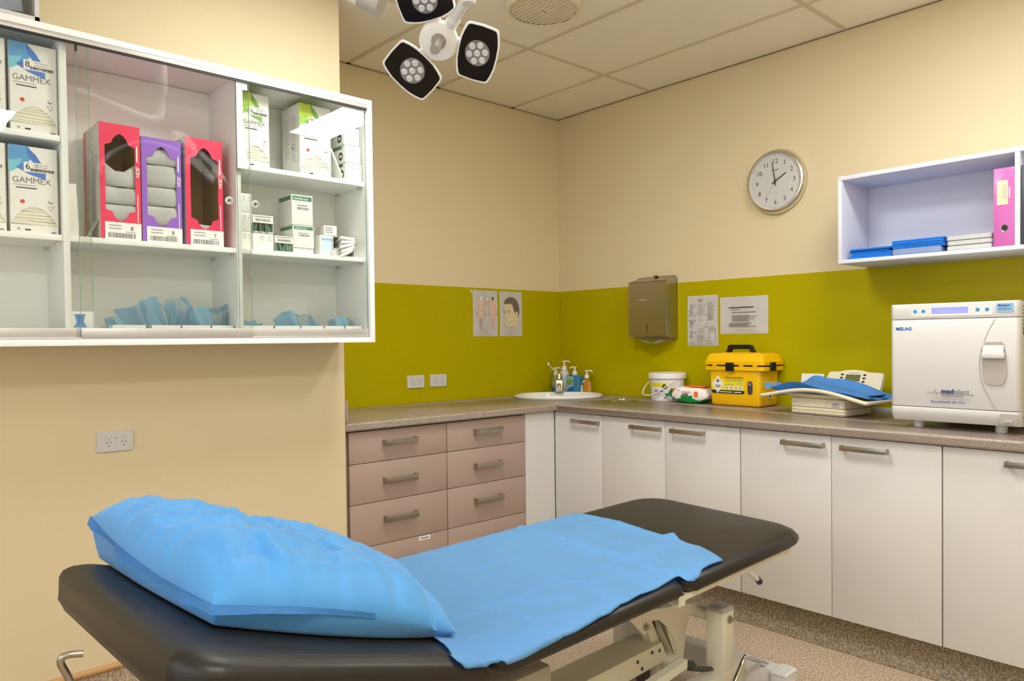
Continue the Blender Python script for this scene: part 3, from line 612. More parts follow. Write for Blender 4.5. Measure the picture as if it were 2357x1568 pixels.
def long_box(label, x0, x1, h, cm, size, fill, seed):
    w = x1 - x0; yf = -0.905; dep = 0.2
    t = thing('glove_box', label, 'glove box', ((x0 + x1) / 2, yf + dep / 2, ZS1), 0, 'tall upright glove boxes')
    F = FR((0, -dep / 2, 0), (1, 0, 0), (0, 0, 1)); b = MB()
    b.box(-w / 2, -w / 2 + 0.0012, -dep / 2 + 0.001, dep / 2, 0, h, cardg).box(w / 2 - 0.0012, w / 2, -dep / 2 + 0.001, dep / 2, 0, h, cm).box(-w / 2 + 0.0015, w / 2 - 0.0015, dep / 2 - 0.0012, dep / 2, 0.001, h - 0.001, kraft)
    b.box(-w / 2, w / 2, -dep / 2 + 0.001, dep / 2, h - 0.0012, h, cm).box(-w / 2, w / 2, -dep / 2 + 0.001, dep / 2, 0, 0.0012, cm)
    b.box(-w / 2 + 0.0013, -w / 2 + 0.002, -dep / 2 + 0.002, dep / 2 - 0.002, 0.002, h - 0.002, kraft).box(w / 2 - 0.002, w / 2 - 0.0013, -dep / 2 + 0.002, dep / 2 - 0.002, 0.002, h - 0.002, kraft)
    b.box(-w / 2 - 0.0004, -w / 2, dep / 2 - 0.024, dep / 2, 0, h, cm)
    # window with bumps at top and bottom
    ow = w * 0.37; oz0, oz1 = h * 0.22, h * 0.86; bw = w * 0.20; N = 14
    hole = []
    for k in range(N + 1):          # top edge from right to left
        x = ow - 2 * ow * k / N; q = abs(x) / ow
        hole.append((x, oz1 - 0.018 * q + (0.022 * math.sqrt(max(0, 1 - (x / bw) ** 2)) if abs(x) < bw else 0)))
    for k in range(N + 1):
        x = -ow + 2 * ow * k / N; q = abs(x) / ow
        hole.append((x, oz0 + 0.016 * q - (0.022 * math.sqrt(max(0, 1 - (x / bw) ** 2)) if abs(x) < bw else 0)))
    cz = (oz0 + oz1) / 2; n = len(hole)
    def edge(p):
        dx, dz = p[0], p[1] - cz; s = min((w / 2) / abs(dx) if abs(dx) > 1e-6 else 1e9, (h / 2 + (h / 2 - cz) * (1 if dz > 0 else -1)) / abs(dz) if abs(dz) > 1e-6 else 1e9); return (dx * s, cz + dz * s)
    outer = [edge(p) for p in hole]
    b2 = bmesh.new(); A = [b2.verts.new((p[0], p[1], 0)) for p in hole]; O = [b2.verts.new((p[0], p[1], 0)) for p in outer]
    for k in range(n):
        try: b2.faces.new((A[k], O[k], O[(k + 1) % n], A[(k + 1) % n]))
        except ValueError: pass
    cs = [(-w / 2, 0), (w / 2, 0), (w / 2, h), (-w / 2, h)]
    for cx_, cz_ in cs:            # corner fill triangles
        best = None
        for k in range(n):
            p, q = outer[k], outer[(k + 1) % n]
            on = lambda a, c: (abs(abs(a[0]) - w / 2) < 1e-5) != (abs(abs(c[0]) - w / 2) < 1e-5)
            if on(p, q) and (p[0] + q[0]) * cx_ > 0 and ((p[1] + q[1]) / 2 - cz) * (cz_ - cz) > 0: best = k
        if best is not None:
            v = b2.verts.new((cx_, cz_, 0)); b2.faces.new((O[best], v, O[(best + 1) % n]))
    bmesh.ops.recalc_face_normals(b2, faces=list(b2.faces)); bmesh.ops.solidify(b2, geom=list(b2.faces), thickness=0.001)
    b.absorb(b2, cm, F); b.build('carton', t, smooth=False)
    b = MB(F); zt = h * 0.155; b.quad(-w * 0.40, w * 0.497, 0.002, zt, paper, z=0.0012); b.bars(-w * 0.33, w * 0.36, 0.008, 0.024, inkg, seed=seed, z=0.0016); b.text(size, 0.019, ink, TR(w * 0.22, zt * 0.58, 0.0016)); b.lines(-w * 0.3, 0.0, zt * 0.85, 0.010, 2, inkl, z=0.0016, seed=2); b.quad(w * 0.1, w * 0.35, zt * 0.47, zt * 0.50, inkg, z=0.0016)
    b.build('size_label', t, smooth=False)
    b = MB(F @ TR(w * 0.475, h * 0.56, 0.0014) @ RZ(90)); b.text("HOS'", 0.016, paper, bold=0.0004); b.lines(0.05, 0.13, 0.009, 0.009, 1, paper, th=0.004); b.lines(-0.15, -0.01, 0.008, 0.007, 1, paper, th=0.0025); b.quad(-0.19, -0.155, 0.0, 0.008, paper); b.build('edge_lettering', t, smooth=False)
    b = MB(FR((-w / 2 - 0.0005, 0, 0), (0, -1, 0), (0, 0, 1)) @ TR(0.035, h * 0.5, 0) @ RZ(90))
    b.text('Protects', 0.018, inkg, TR(0.03, -0.03, 0)); b.lines(-0.13, 0.13, 0.03, 0.009, 5, inkl, seed=seed, th=0.003); b.build('side_print', t, smooth=False)
    b = MB(); rn = random.Random(seed); z = 0.004; k = 0
    for k, th in enumerate(fill):
        a = rn.uniform(0, 6); top = k == len(fill) - 1
        def f(u, v, z=z, th=th, a=a, top=top):
            peak = 0.045 * max(0, abs(2 * u - 1) - 0.25) ** 1.0 * (1 if (top and seed == 1) else 0)
            x = (-1 + 2 * u) * (w / 2 - 0.006); ang = v * PI
            return (x, -dep / 2 + 0.004 + 0.010 * (1 - math.sin(ang)) + 0.004 * math.sin(6 * u + a), z + th * (0.5 - 0.5 * math.cos(ang)) + 0.004 * math.sin(5 * u + a) * math.sin(ang) + (peak if v > 0.7 else 0))
        b.grid(f, 16, 8, glovew, th=0.004); z += th + 0.002
    b.build('folded_gloves', t)
    return t
long_box('pink glove box size 8 nearest the divider, gloves half used', -2.949, -2.830, 0.378, pink, '8', (0.05, 0.062, 0.055, 0.05), 1)
long_box('purple glove box size 8 full of folded white gloves', -2.826, -2.702, 0.353, purple, '8', (0.05, 0.07, 0.062, 0.072, 0.055), 2)
long_box('nearly empty pink glove box size 7 and a half', -2.688, -2.563, 0.376, pink, '7', (0.05, 0.022), 3)
# leaning leaflets
o = MB(TR(-3.012, -0.86, ZS1) @ RZ(0) @ RY(-2)).box(-0.028, 0.0, -0.06, 0.06, 0, 0.165, card, b=0.001).build('booklet', base=True); tag(o, 'plain white booklet standing against the divider left of pink box', 'booklet')
o = MB(TR(-2.982, -0.885, ZS1 + 0.001) @ RY(24)).grid(lambda u, v: (0.004 * math.sin(3 * v), -0.0 + 0.07 * u, 0.125 * v), 4, 8, paper, th=0.006).build('leaflet', base=True); tag(o, 'curled white leaflet leaning beside the half used pink box', 'leaflet')
o = MB(TR(-2.085, -0.90, ZS2 + 0.001) @ RY(-24)).box(-0.004, 0.004, -0.0, 0.12, 0.001, 0.132, card, b=0.002).build('booklet', base=True); tag(o, 'thick cream booklet leaning between lime glove box and small cartons', 'booklet')

def carton(label, x0, x1, z0, z1, yf=-0.93, dep=0.12, group='suture cartons', style='plain', seed=1, rz=0, open_=False):
    w, h = x1 - x0, z1 - z0
    t = thing('carton', label, 'carton', ((x0 + x1) / 2, yf + dep / 2, z0 + 0.0004), rz, group); F = FR((0, -dep / 2, 0), (1, 0, 0), (0, 0, 1)); b = MB()
    if open_:
        T_ = 0.001; b.box(-w / 2, -w / 2 + T_, -dep / 2, dep / 2, 0, h, card).box(w / 2 - T_, w / 2, -dep / 2, dep / 2, 0, h, card).box(-w / 2, w / 2, -dep / 2, dep / 2, 0, T_, card).box(-w / 2, w / 2, -dep / 2, dep / 2, h - T_, h, card).box(-w / 2, w / 2, dep / 2 - T_, dep / 2, 0, h, card)
        b.box(-w / 2, w / 2, -dep / 2, -dep / 2 + T_, h * 0.55, h, card).box(-w / 2, w / 2, -dep / 2, -dep / 2 + T_, 0, h * 0.08, card)
    else: b.box(-w / 2, w / 2, -dep / 2, dep / 2, 0, h - 0.0008, card, b=0.0005)
    b.build('box_shell', t)
    b = MB(F)
    if style == 'green':
        b.quad(-w * 0.46, w * 0.46, h * 0.80, h * 0.95, dgreen); b.text('BIOPSBLADE', h * 0.10, paper, TR(-w * 0.40, h * 0.83, 0.0004), sx=min(1.0, w * 0.8 / (h * 0.66))); b.bars(-w * 0.25, w * 0.3, h * 0.50, h * 0.59, inkg, seed=seed); b.quad(-w * 0.25, w * 0.25, h * 0.63, h * 0.66, inkg); b.quad(-w * 0.4, -w * 0.1, h * 0.74, h * 0.755, inkl)
    elif open_:
        b.bars(-w * 0.35, w * 0.35, h * 0.64, h * 0.78, inkg, seed=seed); b.quad(-w * 0.4, w * 0.4, h * 0.87, h * 0.91, inkg)
    elif style == 'blue':
        b.quad(-w * 0.42, w * 0.42, h * 0.25, h * 0.92, mat('pale_blue_label', (206, 224, 240), 0.6)); b.text('ELECTROLANE', h * 0.11, logo_b, TR(-w * 0.40, h * 0.76, 0.0004), sx=0.75)
    elif style == 'text': b.quad(-w * 0.45, w * 0.45, h * 0.1, h * 0.9, paper); b.lines(-w * 0.4, w * 0.35, h * 0.82, h * 0.17, 4, inkg, seed=seed, th=h * 0.06, z=0.0004)
    elif style == 'art':
        b.text('SPIRIVA', h * 0.20, inkg, TR(-w * 0.42, h * 0.12, 0), sx=1.0); b.poly([(-w * 0.4, h * 0.42), (w * 0.2, h * 0.42), (w * 0.05, h * 0.62), (w * 0.12, h * 0.9), (-w * 0.35, h * 0.9), (-w * 0.25, h * 0.6)], gb2); b.poly([(-w * 0.2, h * 0.5), (-w * 0.1, h * 0.6), (w * 0.0, h * 0.45), (w * 0.0, h * 0.86), (-w * 0.2, h * 0.86)], gb3, z=0.0003)
    else: b.lines(-w * 0.15, w * 0.1, h * 0.85, h * 0.10, 3, inkl, seed=seed, th=h * 0.04); b.lines(w * 0.25, w * 0.4, h * 0.85, h * 0.10, 3, inkl, seed=seed + 2, th=h * 0.04)
    b.build('front_print', t, smooth=False)
    if style in ('green', 'side'):
        b = MB(FR((-w / 2, 0, 0), (0, -1, 0), (0, 0, 1)))
        if style == 'green': b.quad(-dep * 0.42, dep * 0.42, h * 0.82, h * 0.96, dgreen)
        else: b.quad(-dep * 0.42, dep * 0.3, h * 0.80, h * 0.97, dgreen); b.poly(circ(h * 0.24, 20, dep * 0.22, h * 0.38), ink); b.quad(dep * 0.22 - h * 0.13, dep * 0.22 + h * 0.13, h * 0.30, h * 0.46, card, z=0.0003)
        b.build('side_print', t, smooth=False)
    if open_:
        b = MB(F); rn = random.Random(seed)
        for k in range(9):
            x = -w * 0.42 + w * 0.84 * k / 8; a = rn.uniform(-28, 28); b.box(-0.008, 0.008, -h * 0.02, h * 0.44, -0.004, -0.002 + rn.uniform(0, 0.002), sachet, T=TR(x, h * 0.07, -0.004 * (k % 3)) @ RZ(a * 0.6) @ RY(rn.uniform(30, 60)))
        b.build('sachets', t)['label'] = 'grey green foil sachets'
    return t
G1 = 'small white cartons by the cabinet side'
carton('white suture carton at the bottom of three by the cabinet side', -2.092, -2.024, ZS2, ZS2 + 0.069, group=G1, style='side', seed=1)
carton('white suture carton in the middle of three by the cabinet side', -2.096, -2.028, ZS2 + 0.070, ZS2 + 0.139, group=G1, style='side', seed=2)
carton('white suture carton on top of three by the cabinet side', -2.100, -2.032, ZS2 + 0.140, ZS2 + 0.209, group=G1, style='side', seed=3)
G2 = 'white cartons beside the divider'
for k, w_ in enumerate(('bottom', 'middle', 'top')): carton('plain white carton, %s of three half hidden by the divider' % w_, -2.508, -2.460, ZS1 + 0.069 * k, ZS1 + 0.069 * k + 0.0685, yf=-0.90, group=G2, seed=5 + k)
carton('closed white carton under the open carton of green sachets', -2.456, -2.379, ZS1, ZS1 + 0.066, yf=-0.90, group=G2, seed=9)
carton('open white carton of green sachets, on top of a closed carton', -2.457, -2.378, ZS1 + 0.0665, ZS1 + 0.134, yf=-0.90, group='open sachet cartons', open_=True, seed=10)
carton('open white carton of green sachets on the shelf beside punch boxes', -2.375, -2.301, ZS1, ZS1 + 0.064, yf=-0.90, group='open sachet cartons', open_=True, seed=11)
G3 = 'green banded cartons'
carton('green banded white carton, lower of two', -2.297, -2.213, ZS1 + 0.026, ZS1 + 0.112, yf=-0.89, group=G3, style='green', seed=12)
carton('green banded white carton, taller upper of two', -2.301, -2.216, ZS1 + 0.113, ZS1 + 0.229, yf=-0.89, group=G3, style='green', seed=13)
carton('flattened empty white carton under the green banded ones', -2.297, -2.213, ZS1, ZS1 + 0.0255, yf=-0.885, group=None or 'flattened cartons', seed=14)
carton('upright white carton with pale blue label, under tilted box', -2.192, -2.136, ZS1, ZS1 + 0.081, yf=-0.90, dep=0.06, group='loose cartons', style='blue', seed=15)
carton('small white box with typed label on the blue labelled carton', -2.168, -2.116, ZS1 + 0.082, ZS1 + 0.121, yf=-0.90, dep=0.08, group='loose cartons', style='text', seed=16, rz=-8)
t = thing('carton', 'white carton lying open with white packets spilling out', 'carton', (-2.085, -0.86, ZS1 + 0.0005), -12, 'loose cartons')
b = MB(); b.box(-0.045, 0.04, -0.06, 0.08, 0, 0.001, card).box(-0.045, -0.044, -0.06, 0.08, 0, 0.078, card).box(0.039, 0.04, -0.06, 0.08, 0, 0.078, card).box(-0.045, 0.04, -0.06, 0.08, 0.077, 0.078, card).box(-0.045, 0.04, 0.079, 0.08, 0, 0.078, card); b.quad(-0.05, 0.0, 0.006, 0.016, dgreen, FR((-0.0455, 0, 0), (0, -1, 0), (0, 0, 1))); b.build('box_shell', t)
for k in range(5):
    rn = random.Random(k + 40); b = MB(TR(0.004 + 0.004 * (k % 2), -0.078, 0.006 + 0.0145 * k) @ RY(-30 + 9 * k) @ RX(-8)); b.box(-0.026, 0.030, -0.006, 0.08, 0, 0.012, glovew, b=0.003); b.build('packet', t)
o = MB(TR(-2.145, -0.925, ZS1 + 0.001)).grid(lambda u, v: (-0.012 + 0.075 * u, 0.006 * math.sin(3 * u) + 0.012 * v, 0.034 * (math.sin(PI * min(1, u * 1.15)) ** 0.7 if 0 < u * 1.15 < 1 else 0) * v), 14, 4, card, th=0.001).build('card_flap', base=True)
tag(o, 'loose torn white card flap in front of the blue labelled carton', 'card')

# trays of blue pouches on the cabinet floor
def crumple(seed, w, h, m, parent, T, name='pouch', curl=0.03):
    rn = random.Random(seed); a, c, d = rn.uniform(0, 6), rn.uniform(0, 6), rn.uniform(0.4, 1); fx = rn.uniform(0.25, 0.75); fa = rn.uniform(-0.5, 0.5)
    def f(u, v):
        k = abs(u - fx - fa * (v - 0.5)); y = -curl * d * 1.8 * max(0, 0.3 - k) + 0.002 * math.sin(5 * v + c) + 0.12 * curl * math.sin(3 * u + a) * v
        cut = 0.10 * math.sin(4 * u + c)
        return ((u - 0.5) * w, y, v * h * (1 - cut))
    b = MB(T); b.grid(f, 12, 7, m, th=0.0009)
    o = b.build(name, parent, ang=20)
    if m is pouch_m:
        o.data.materials.append(pouch_w)
        for pl in o.data.polygons:
            if pl.index % 7 == 6 and pl.index < 84: pl.material_index = 1
    return o
PO = []
NTH = ('first', 'second', 'third', 'fourth', 'fifth', 'sixth', 'seventh', 'eighth', 'ninth', 'last')
def pouches(group, specs, where):
    for k, (x, y, w, h, tilt, lean, m) in enumerate(specs):
        t = crumple(int(x * -999) + k, w, h, m, None, RZ(lean) @ RY(tilt) @ RX(12), 'sterile_pouch')
        t.location = (x, y, ZB + 0.010)
        tag(t, where % (NTH[k] if k < len(specs) - 1 else 'last'), 'sterile pouch', group)
def tray(label, x0, x1, group):
    w = x1 - x0 - 0.002; t = MB(); h = 0.045; d = 0.15
    t.box(-w / 2, w / 2, -d / 2, d / 2, 0, 0.001, card).box(-w / 2, w / 2, -d / 2, -d / 2 + 0.0012, 0, h, card).box(-w / 2, w / 2, d / 2 - 0.0012, d / 2, 0, h, card).box(-w / 2, -w / 2 + 0.0012, -d / 2, d / 2, 0, h, card).box(w / 2 - 0.0012, w / 2, -d / 2, d / 2, 0, h, card)
    o = t.build('open_tray', loc=((x0 + x1) / 2, -0.835, ZB + 0.0005)); tag(o, label, 'tray', group)
GT = 'white open trays on the cabinet floor'
tray('low white tray by the medicine carton in the middle bay', -2.926, -2.822, GT); tray('low white tray under the tall fan of blue pouches', -2.809, -2.713, GT); tray('low white tray, second from the bay divider', -2.712, -2.614, GT); tray('low white tray against the bay divider, middle bay', -2.613, -2.533, GT)
tray('low white tray in the right bay against the divider', -2.508, -2.388, GT); tray('low white tray in the right bay, second from the divider', -2.385, -2.283, GT); tray('low white tray in the right bay, third from the divider', -2.282, -2.186, GT); tray('low white tray in the right bay under tipped pouches', -2.185, -2.098, GT); tray('low white tray in the right bay against the cabinet side', -2.097, -2.018, GT)
carton('small white medicine carton with blue artwork on cabinet floor', -3.037, -2.972, ZB, ZB + 0.088, yf=-0.90, dep=0.05, group=None or 'medicine cartons', style='art', seed=20)
pm, pw = pouch_m, pouch_w
def cluster(group, where, xc, n, w, h, spread, seed, tilt=30):
    rn = random.Random(seed); sp = []
    for k in range(n):
        q = (k + 0.5) / n - 0.5
        sp.append((xc + q * spread, -0.875 + (0.085 * k / max(1, n - 1)), w * rn.uniform(0.8, 1.1), h * rn.uniform(0.75, 1.05), q * 2 * tilt + rn.uniform(-8, 8), rn.uniform(-16, 16), pw if k % 4 == 2 else pm))
    pouches(group, sp, where)
cluster('pouches beside medicine carton', 'pale blue sterile pouch, %s from the left in the tray near the medicine carton', -2.875, 3, 0.08, 0.062, 0.05, 1, 25)
cluster('fan of pouches, middle bay', 'pale blue sterile pouch, %s from the left in the tall fan of the middle bay', -2.755, 9, 0.085, 0.125, 0.085, 2, 32)
cluster('pouches by the divider', 'pale blue sterile pouch, %s from the left in the middle bay bunch by the divider', -2.585, 7, 0.085, 0.11, 0.09, 3, 18)
cluster('pouches behind the door overlap', 'low pale blue sterile pouch, %s from the left in the right bay by the divider', -2.445, 3, 0.09, 0.06, 0.06, 4, 30)
cluster('pouches, middle of right bay', 'pale blue sterile pouch, %s from the left over the right bay centre trays', -2.26, 6, 0.085, 0.09, 0.14, 5, 40)
cluster('pouches by the cabinet side', 'pale blue sterile pouch, %s from the left in the right bay by the side wall', -2.07, 5, 0.075, 0.072, 0.07, 6, 20)
# kidney dish with gold wrapper
t = thing('dish', 'shallow steel dish holding a gold wrapper on the cabinet floor', 'dish', (-3.15, -0.86, ZB + 0.0005))
MB().lathe([(0.0, 0), (0.07, 0), (0.085, 0.014), (0.088, 0.015), (0.088, 0.017), (0.083, 0.016), (0.068, 0.003), (0, 0.003)], steel, 36, sy=0.6).build('bowl', t)
o = MB().grid(lambda u, v: ((u - 0.5) * 0.06, (v - 0.5) * 0.04, 0.02 * math.sin(PI * u) + 0.008 * math.sin(7 * v)), 8, 6, gold, th=0.001).build('foil_wrapper', loc=(-3.16, -0.86, ZB + 0.010)); tag(o, 'crumpled gold foil wrapper in the steel dish', 'wrapper')

# tub of packets on top of the cabinet
t = thing('storage_tub', 'white open storage tub on top of the glass cabinet', 'tub', (-3.31, -0.83, 2.2315))
b = MB(); hx, hy = 0.20, 0.125
b.box(-hx, hx, -hy, hy, 0, 0.003, wplast).box(hx - 0.012, hx, -hy, hy, 0, 0.24, wplast).box(-hx, -hx + 0.012, -hy, hy, 0, 0.24, wplast).box(-hx, hx, hy - 0.006, hy, 0, 0.24, wplast).box(-hx, hx, -hy, -hy + 0.004, 0, 0.016, wplast); b.build('tub_shell', t)
for k in range(6):
    rn = random.Random(k); o = crumple(50 + k, 0.17, 0.15, bagp, None, RY(rn.uniform(-12, 12)), 'plastic_packet', curl=0.012); o.location = (-3.40 + 0.17 * (k % 2), -0.928 + 0.035 * (k // 2), 2.24 + 0.01 * k)
    tag(o, 'clear plastic packet, %s in the white tub on top of the cabinet' % ('front left', 'front right', 'centre left', 'centre right', 'rear left', 'rear right')[k], 'packet', 'plastic packets in the tub')

# ================================================================= OPEN SHELF UNIT ON THE RIGHT WALL
t = thing('wall_shelf', 'white open box shelf with pale violet cast on the right wall', 'shelf', (-0.15, -2.8, 1.59))
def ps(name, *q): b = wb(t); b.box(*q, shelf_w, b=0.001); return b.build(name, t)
S0, S1 = -2.102, -3.51
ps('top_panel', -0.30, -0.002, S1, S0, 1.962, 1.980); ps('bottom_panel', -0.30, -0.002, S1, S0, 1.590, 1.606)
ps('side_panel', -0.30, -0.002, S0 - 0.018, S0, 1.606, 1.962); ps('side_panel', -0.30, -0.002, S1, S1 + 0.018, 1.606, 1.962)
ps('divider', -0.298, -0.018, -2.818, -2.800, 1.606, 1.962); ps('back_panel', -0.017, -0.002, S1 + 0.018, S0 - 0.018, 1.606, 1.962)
ZF = 1.6065
def folded(label, y0, y1, z0, n, th, dx, seed, group, x0=-0.285):
    rn = random.Random(seed)
    for k in range(n):
        b = MB(); w = (y0 - y1) / 2; o1 = rn.uniform(-0.006, 0.006); a = rn.uniform(0, 6)
        def f(u, v): 
            ang = PI * (v * 2 - 0.5) if False else 0
            return (0, 0, 0)
        L = []
        prof = [(-dx / 2, 0.0002), (dx / 2, 0.0002), (dx / 2, th - 0.0005), (-dx / 2 + 0.002, th - 0.0005), (-dx / 2 - 0.002, th / 2)]
        for j in range(9):
            s = -w + 2 * w * j / 8; wz = 0.0012 * math.sin(5 * j + a); L.append([(x + o1, s + (0.002 * math.sin(j + a)), z + (wz if 0 < j < 8 else 0) * 0.0) for x, z in prof])
        b.loft(L, navyfold); o = b.build('folded_drape', loc=(x0 + dx / 2 + 0.004 + rn.uniform(0, 0.008), (y0 + y1) / 2 + rn.uniform(-0.004, 0.004), z0 + k * th), rz=rn.uniform(-1.5, 1.5))
        pos = 'lowest' if k == 0 else ('topmost' if k == n - 1 else ('%s up' % ('second', 'third', 'fourth', 'fifth', 'sixth')[k - 1]))
        tag(o, label % pos, 'folded drape', group)
folded('folded blue drape, %s in the low stack by the shelf side', -2.146, -2.325, ZF, 5, 0.0092, 0.20, 1, 'drapes by the shelf side')
t2 = thing('drape_packet', 'folded drapes sealed in crinkled clear plastic under a blue stack', 'packet', (-0.19, -2.43, ZF))
MB().rr(0.09, 0.10, 0.01, [(0.006, 0), (0, 0.006), (0, 0.022), (0.006, 0.028)], wrap_m).build('plastic_wrap', t2)
MB().rr(0.082, 0.092, 0.006, [(0, 0.0015), (0, 0.021)], mat('wrapped_drape', (110, 160, 230), 0.6)).build('wrapped_drape', t2)
folded('folded blue drape, %s in the stack on the clear packet', -2.329, -2.535, ZF + 0.0285, 4, 0.0094, 0.18, 2, 'drapes on the clear packet', x0=-0.28)
for k in range(3):
    w_ = ('lowest', 'middle', 'topmost')[k]
    b = MB(); b.rr(0.12, 0.084, 0.012, [(0.006, 0.0003), (0, 0.004), (0, 0.0175), (0.002, 0.0195), (0.006, 0.0195), (0.010, 0.006)], tray_m, cap1=True)
    o = b.build('instrument_tray', loc=(-0.155, -2.632 , ZF + 0.0202 * k), rz=(0, 0.8, -0.6)[k]); tag(o, 'pale grey shallow tray, %s of three beside the magenta binder' % w_, 'tray', 'stacked grey trays')
def binder(label, y, m, cat='binder', dark=False):
    t = thing('lever_arch_binder', label, cat, (-0.145, y, ZF), 0)
    b = MB(); b.box(-0.1475, 0.135, 0.0335, 0.036, 0, 0.302, m, b=0.0008).box(-0.1475, 0.135, -0.036, -0.0335, 0, 0.302, m, b=0.0008).box(-0.150, -0.1465, -0.036, 0.036, 0, 0.302, m, b=0.001); b.build('cover', t)
    b = MB(); b.box(-0.13, 0.13, -0.030, 0.022, 0.003, 0.297, paper); b.build('pages', t)
    F = FR((-0.1502, 0, 0), (0, -1, 0), (0, 0, 1))
    b = MB(F); b.lathe([(0.0105, 0), (0.0135, 0.0015), (0.0145, 0)], chrome, 24, T=TR(0.001, 0.070, 0), cap=False); b.poly(circ(0.0108, 24, 0.001, 0.070), ink, z=0.0003); b.build('finger_ring', t)
    b = MB(F)
    if dark: b.quad(0.004, 0.034, 0.17, 0.285, paper, z=0.0002); b.quad(-0.016, 0.034, 0.20, 0.245, tape, z=0.0006); b.quad(-0.01, 0.034, 0.14, 0.185, tape, z=0.0006)
    else: b.quad(-0.024, 0.014, 0.160, 0.254, tape, z=0.0003); b.quad(0.017, 0.021, 0.185, 0.225, paper, z=0.0003); b.quad(-0.003, 0.0, 0.18, 0.235, inkl, z=0.0007); b.quad(0.005, 0.008, 0.18, 0.235, inkl, z=0.0007)
    b.build('spine_label', t, smooth=False); return t
binder('magenta lever arch binder standing by the shelf divider', -2.763, binder_m); binder('charcoal lever arch binder with taped labels, cut by photo edge', -2.858, binder_d, dark=True)

# ================================================================= PUMP BOTTLES BEHIND THE SINK
def pump(parent, z, r, m=wbright, rz=0.0, wide=False, hgt=0.05):
    b = MB(TR(0, 0, z)); b.lathe([(r, 0), (r, 0.018), (r * 0.75, 0.023), (r * 0.35, 0.026), (r * 0.35, hgt * 0.8), (0.0045, hgt), (0, hgt)], m, 20)
    b.tube(bez([(0.0, 0, hgt), (0.012, 0, hgt + 0.004), (0.028, 0, hgt + 0.002), (0.036, 0, hgt - 0.004)], 5), 0.0042, m, 8, T=RZ(rz))
    b.box(-0.012, 0.010, -0.006, 0.006, hgt - 0.001, hgt + 0.006, m, b=0.002, T=RZ(rz)); b.build('pump', parent)
BZ = WT + 0.0005
t = thing('pump_bottle', 'clear pump bottle with green and blue label directly behind the tap', 'soap bottle', (-0.118, -0.080, BZ))
MB().lathe([(0.024, 0), (0.027, 0.004), (0.027, 0.085), (0.022, 0.105), (0.011, 0.118), (0.011, 0.124)], soap_c, 24).build('bottle', t)
b = MB(); b.lathe([(0.0273, 0.06), (0.0276, 0.0605), (0.0276, 0.082), (0.0273, 0.0825)], grn_lab, 24, cap=False); b.lathe([(0.0273, 0.01), (0.0276, 0.0105), (0.0276, 0.04), (0.0273, 0.0405)], blu_lab, 24, cap=False); b.build('label_band', t)
pump(t, 0.120, 0.014, hgt=0.045, rz=-60)
t = thing('pump_bottle', 'tall white round shouldered pump bottle in the corner', 'soap bottle', (-0.108, -0.150, BZ))
MB().lathe([(0.030, 0), (0.034, 0.004), (0.034, 0.125), (0.032, 0.138), (0.022, 0.152), (0.015, 0.158), (0.015, 0.160)], wplast, 28).build('bottle', t)
b = MB(FR((-0.0246, -0.0246, 0), (1, -1, 0), (0, 0, 1))); b.quad(0.002, 0.018, 0.035, 0.041, inkg, z=0.0008); b.quad(0.002, 0.018, 0.02, 0.033, inkl, z=0.0008); b.build('back_print', t)
pump(t, 0.158, 0.017, hgt=0.052, rz=-40)
t = thing('pump_bottle', 'square blue liquid soap bottle with green oval logo', 'soap bottle', (-0.100, -0.238, BZ), 8)
b = MB(); b.rr(0.030, 0.052, 0.008, [(0.001, 0), (0, 0.003), (0, 0.116), (0.004, 0.122), (0.012, 0.126)], soap_b); b.build('bottle', t)
F = FR((-0.0302, 0, 0), (0, -1, 0), (0, 0, 1)); b = MB(F); b.quad(-0.048, 0.010, 0.008, 0.116, mat('label_mist', (150, 186, 186), 0.4)); b.poly(circ(0.024, 28, -0.020, 0.085, 0.52), mat('logo_dark_green', (40, 80, 40), 0.5), z=0.0004); b.poly(circ(0.021, 28, -0.020, 0.085, 0.45), grn_lab, z=0.0007); b.text('AQIUM', 0.0125, ink, TR(-0.0385, 0.0805, 0.0010))
b.poly([(-0.048, 0.010), (0.010, 0.010), (0.010, 0.052), (-0.006, 0.050), (-0.025, 0.040), (-0.040, 0.026)], blu_lab, z=0.0004); b.quad(-0.044, 0.0, 0.066, 0.069, inkg, z=0.0004); b.quad(-0.044, -0.01, 0.061, 0.064, inkg, z=0.0004); b.build('front_label', t, smooth=False)
pump(t, 0.126, 0.017, hgt=0.047, rz=150)
t = thing('pump_bottle', 'amber hand wash bottle with white label, outermost of the bottles', 'soap bottle', (-0.078, -0.325, BZ))
def taper(T, hx, hy, zs, m, b): b.loft([[(x, y, z) for x, y in [(hx * k * c, hy * k * s_) for c, s_ in ((math.cos(2 * PI * q / 28), math.sin(2 * PI * q / 28)) for q in range(28))]] for k, z in zs], m, T)
b = MB(); taper(None, 0.024, 0.043, [(0.92, 0), (1.0, 0.004), (1.0, 0.03), (0.86, 0.065), (0.62, 0.088), (0.32, 0.096), (0.30, 0.108)], soap_o, b); b.build('bottle', t)
b = MB(FR((-0.0235, 0.006, 0), (0, -1, 0), (0, 0, 1)) @ RX(-8)); b.poly([(-0.034, 0.018), (0.018, 0.018), (0.020, 0.05), (0.012, 0.088), (-0.004, 0.096), (-0.018, 0.086), (-0.030, 0.05)], paper, z=0.0012, th=0.0008); b.poly(circ(0.010, 20, -0.012, 0.068, 1.1), ink, z=0.0022); b.poly([(0.0, 0.056), (0.010, 0.054), (0.014, 0.040), (0.008, 0.044), (0.002, 0.048)], inkg, z=0.0022); b.poly(circ(0.008, 18, 0.010, 0.026), orange_p, z=0.0022); b.build('front_label', t, smooth=False)
pump(t, 0.106, 0.015, hgt=0.045, rz=-50)
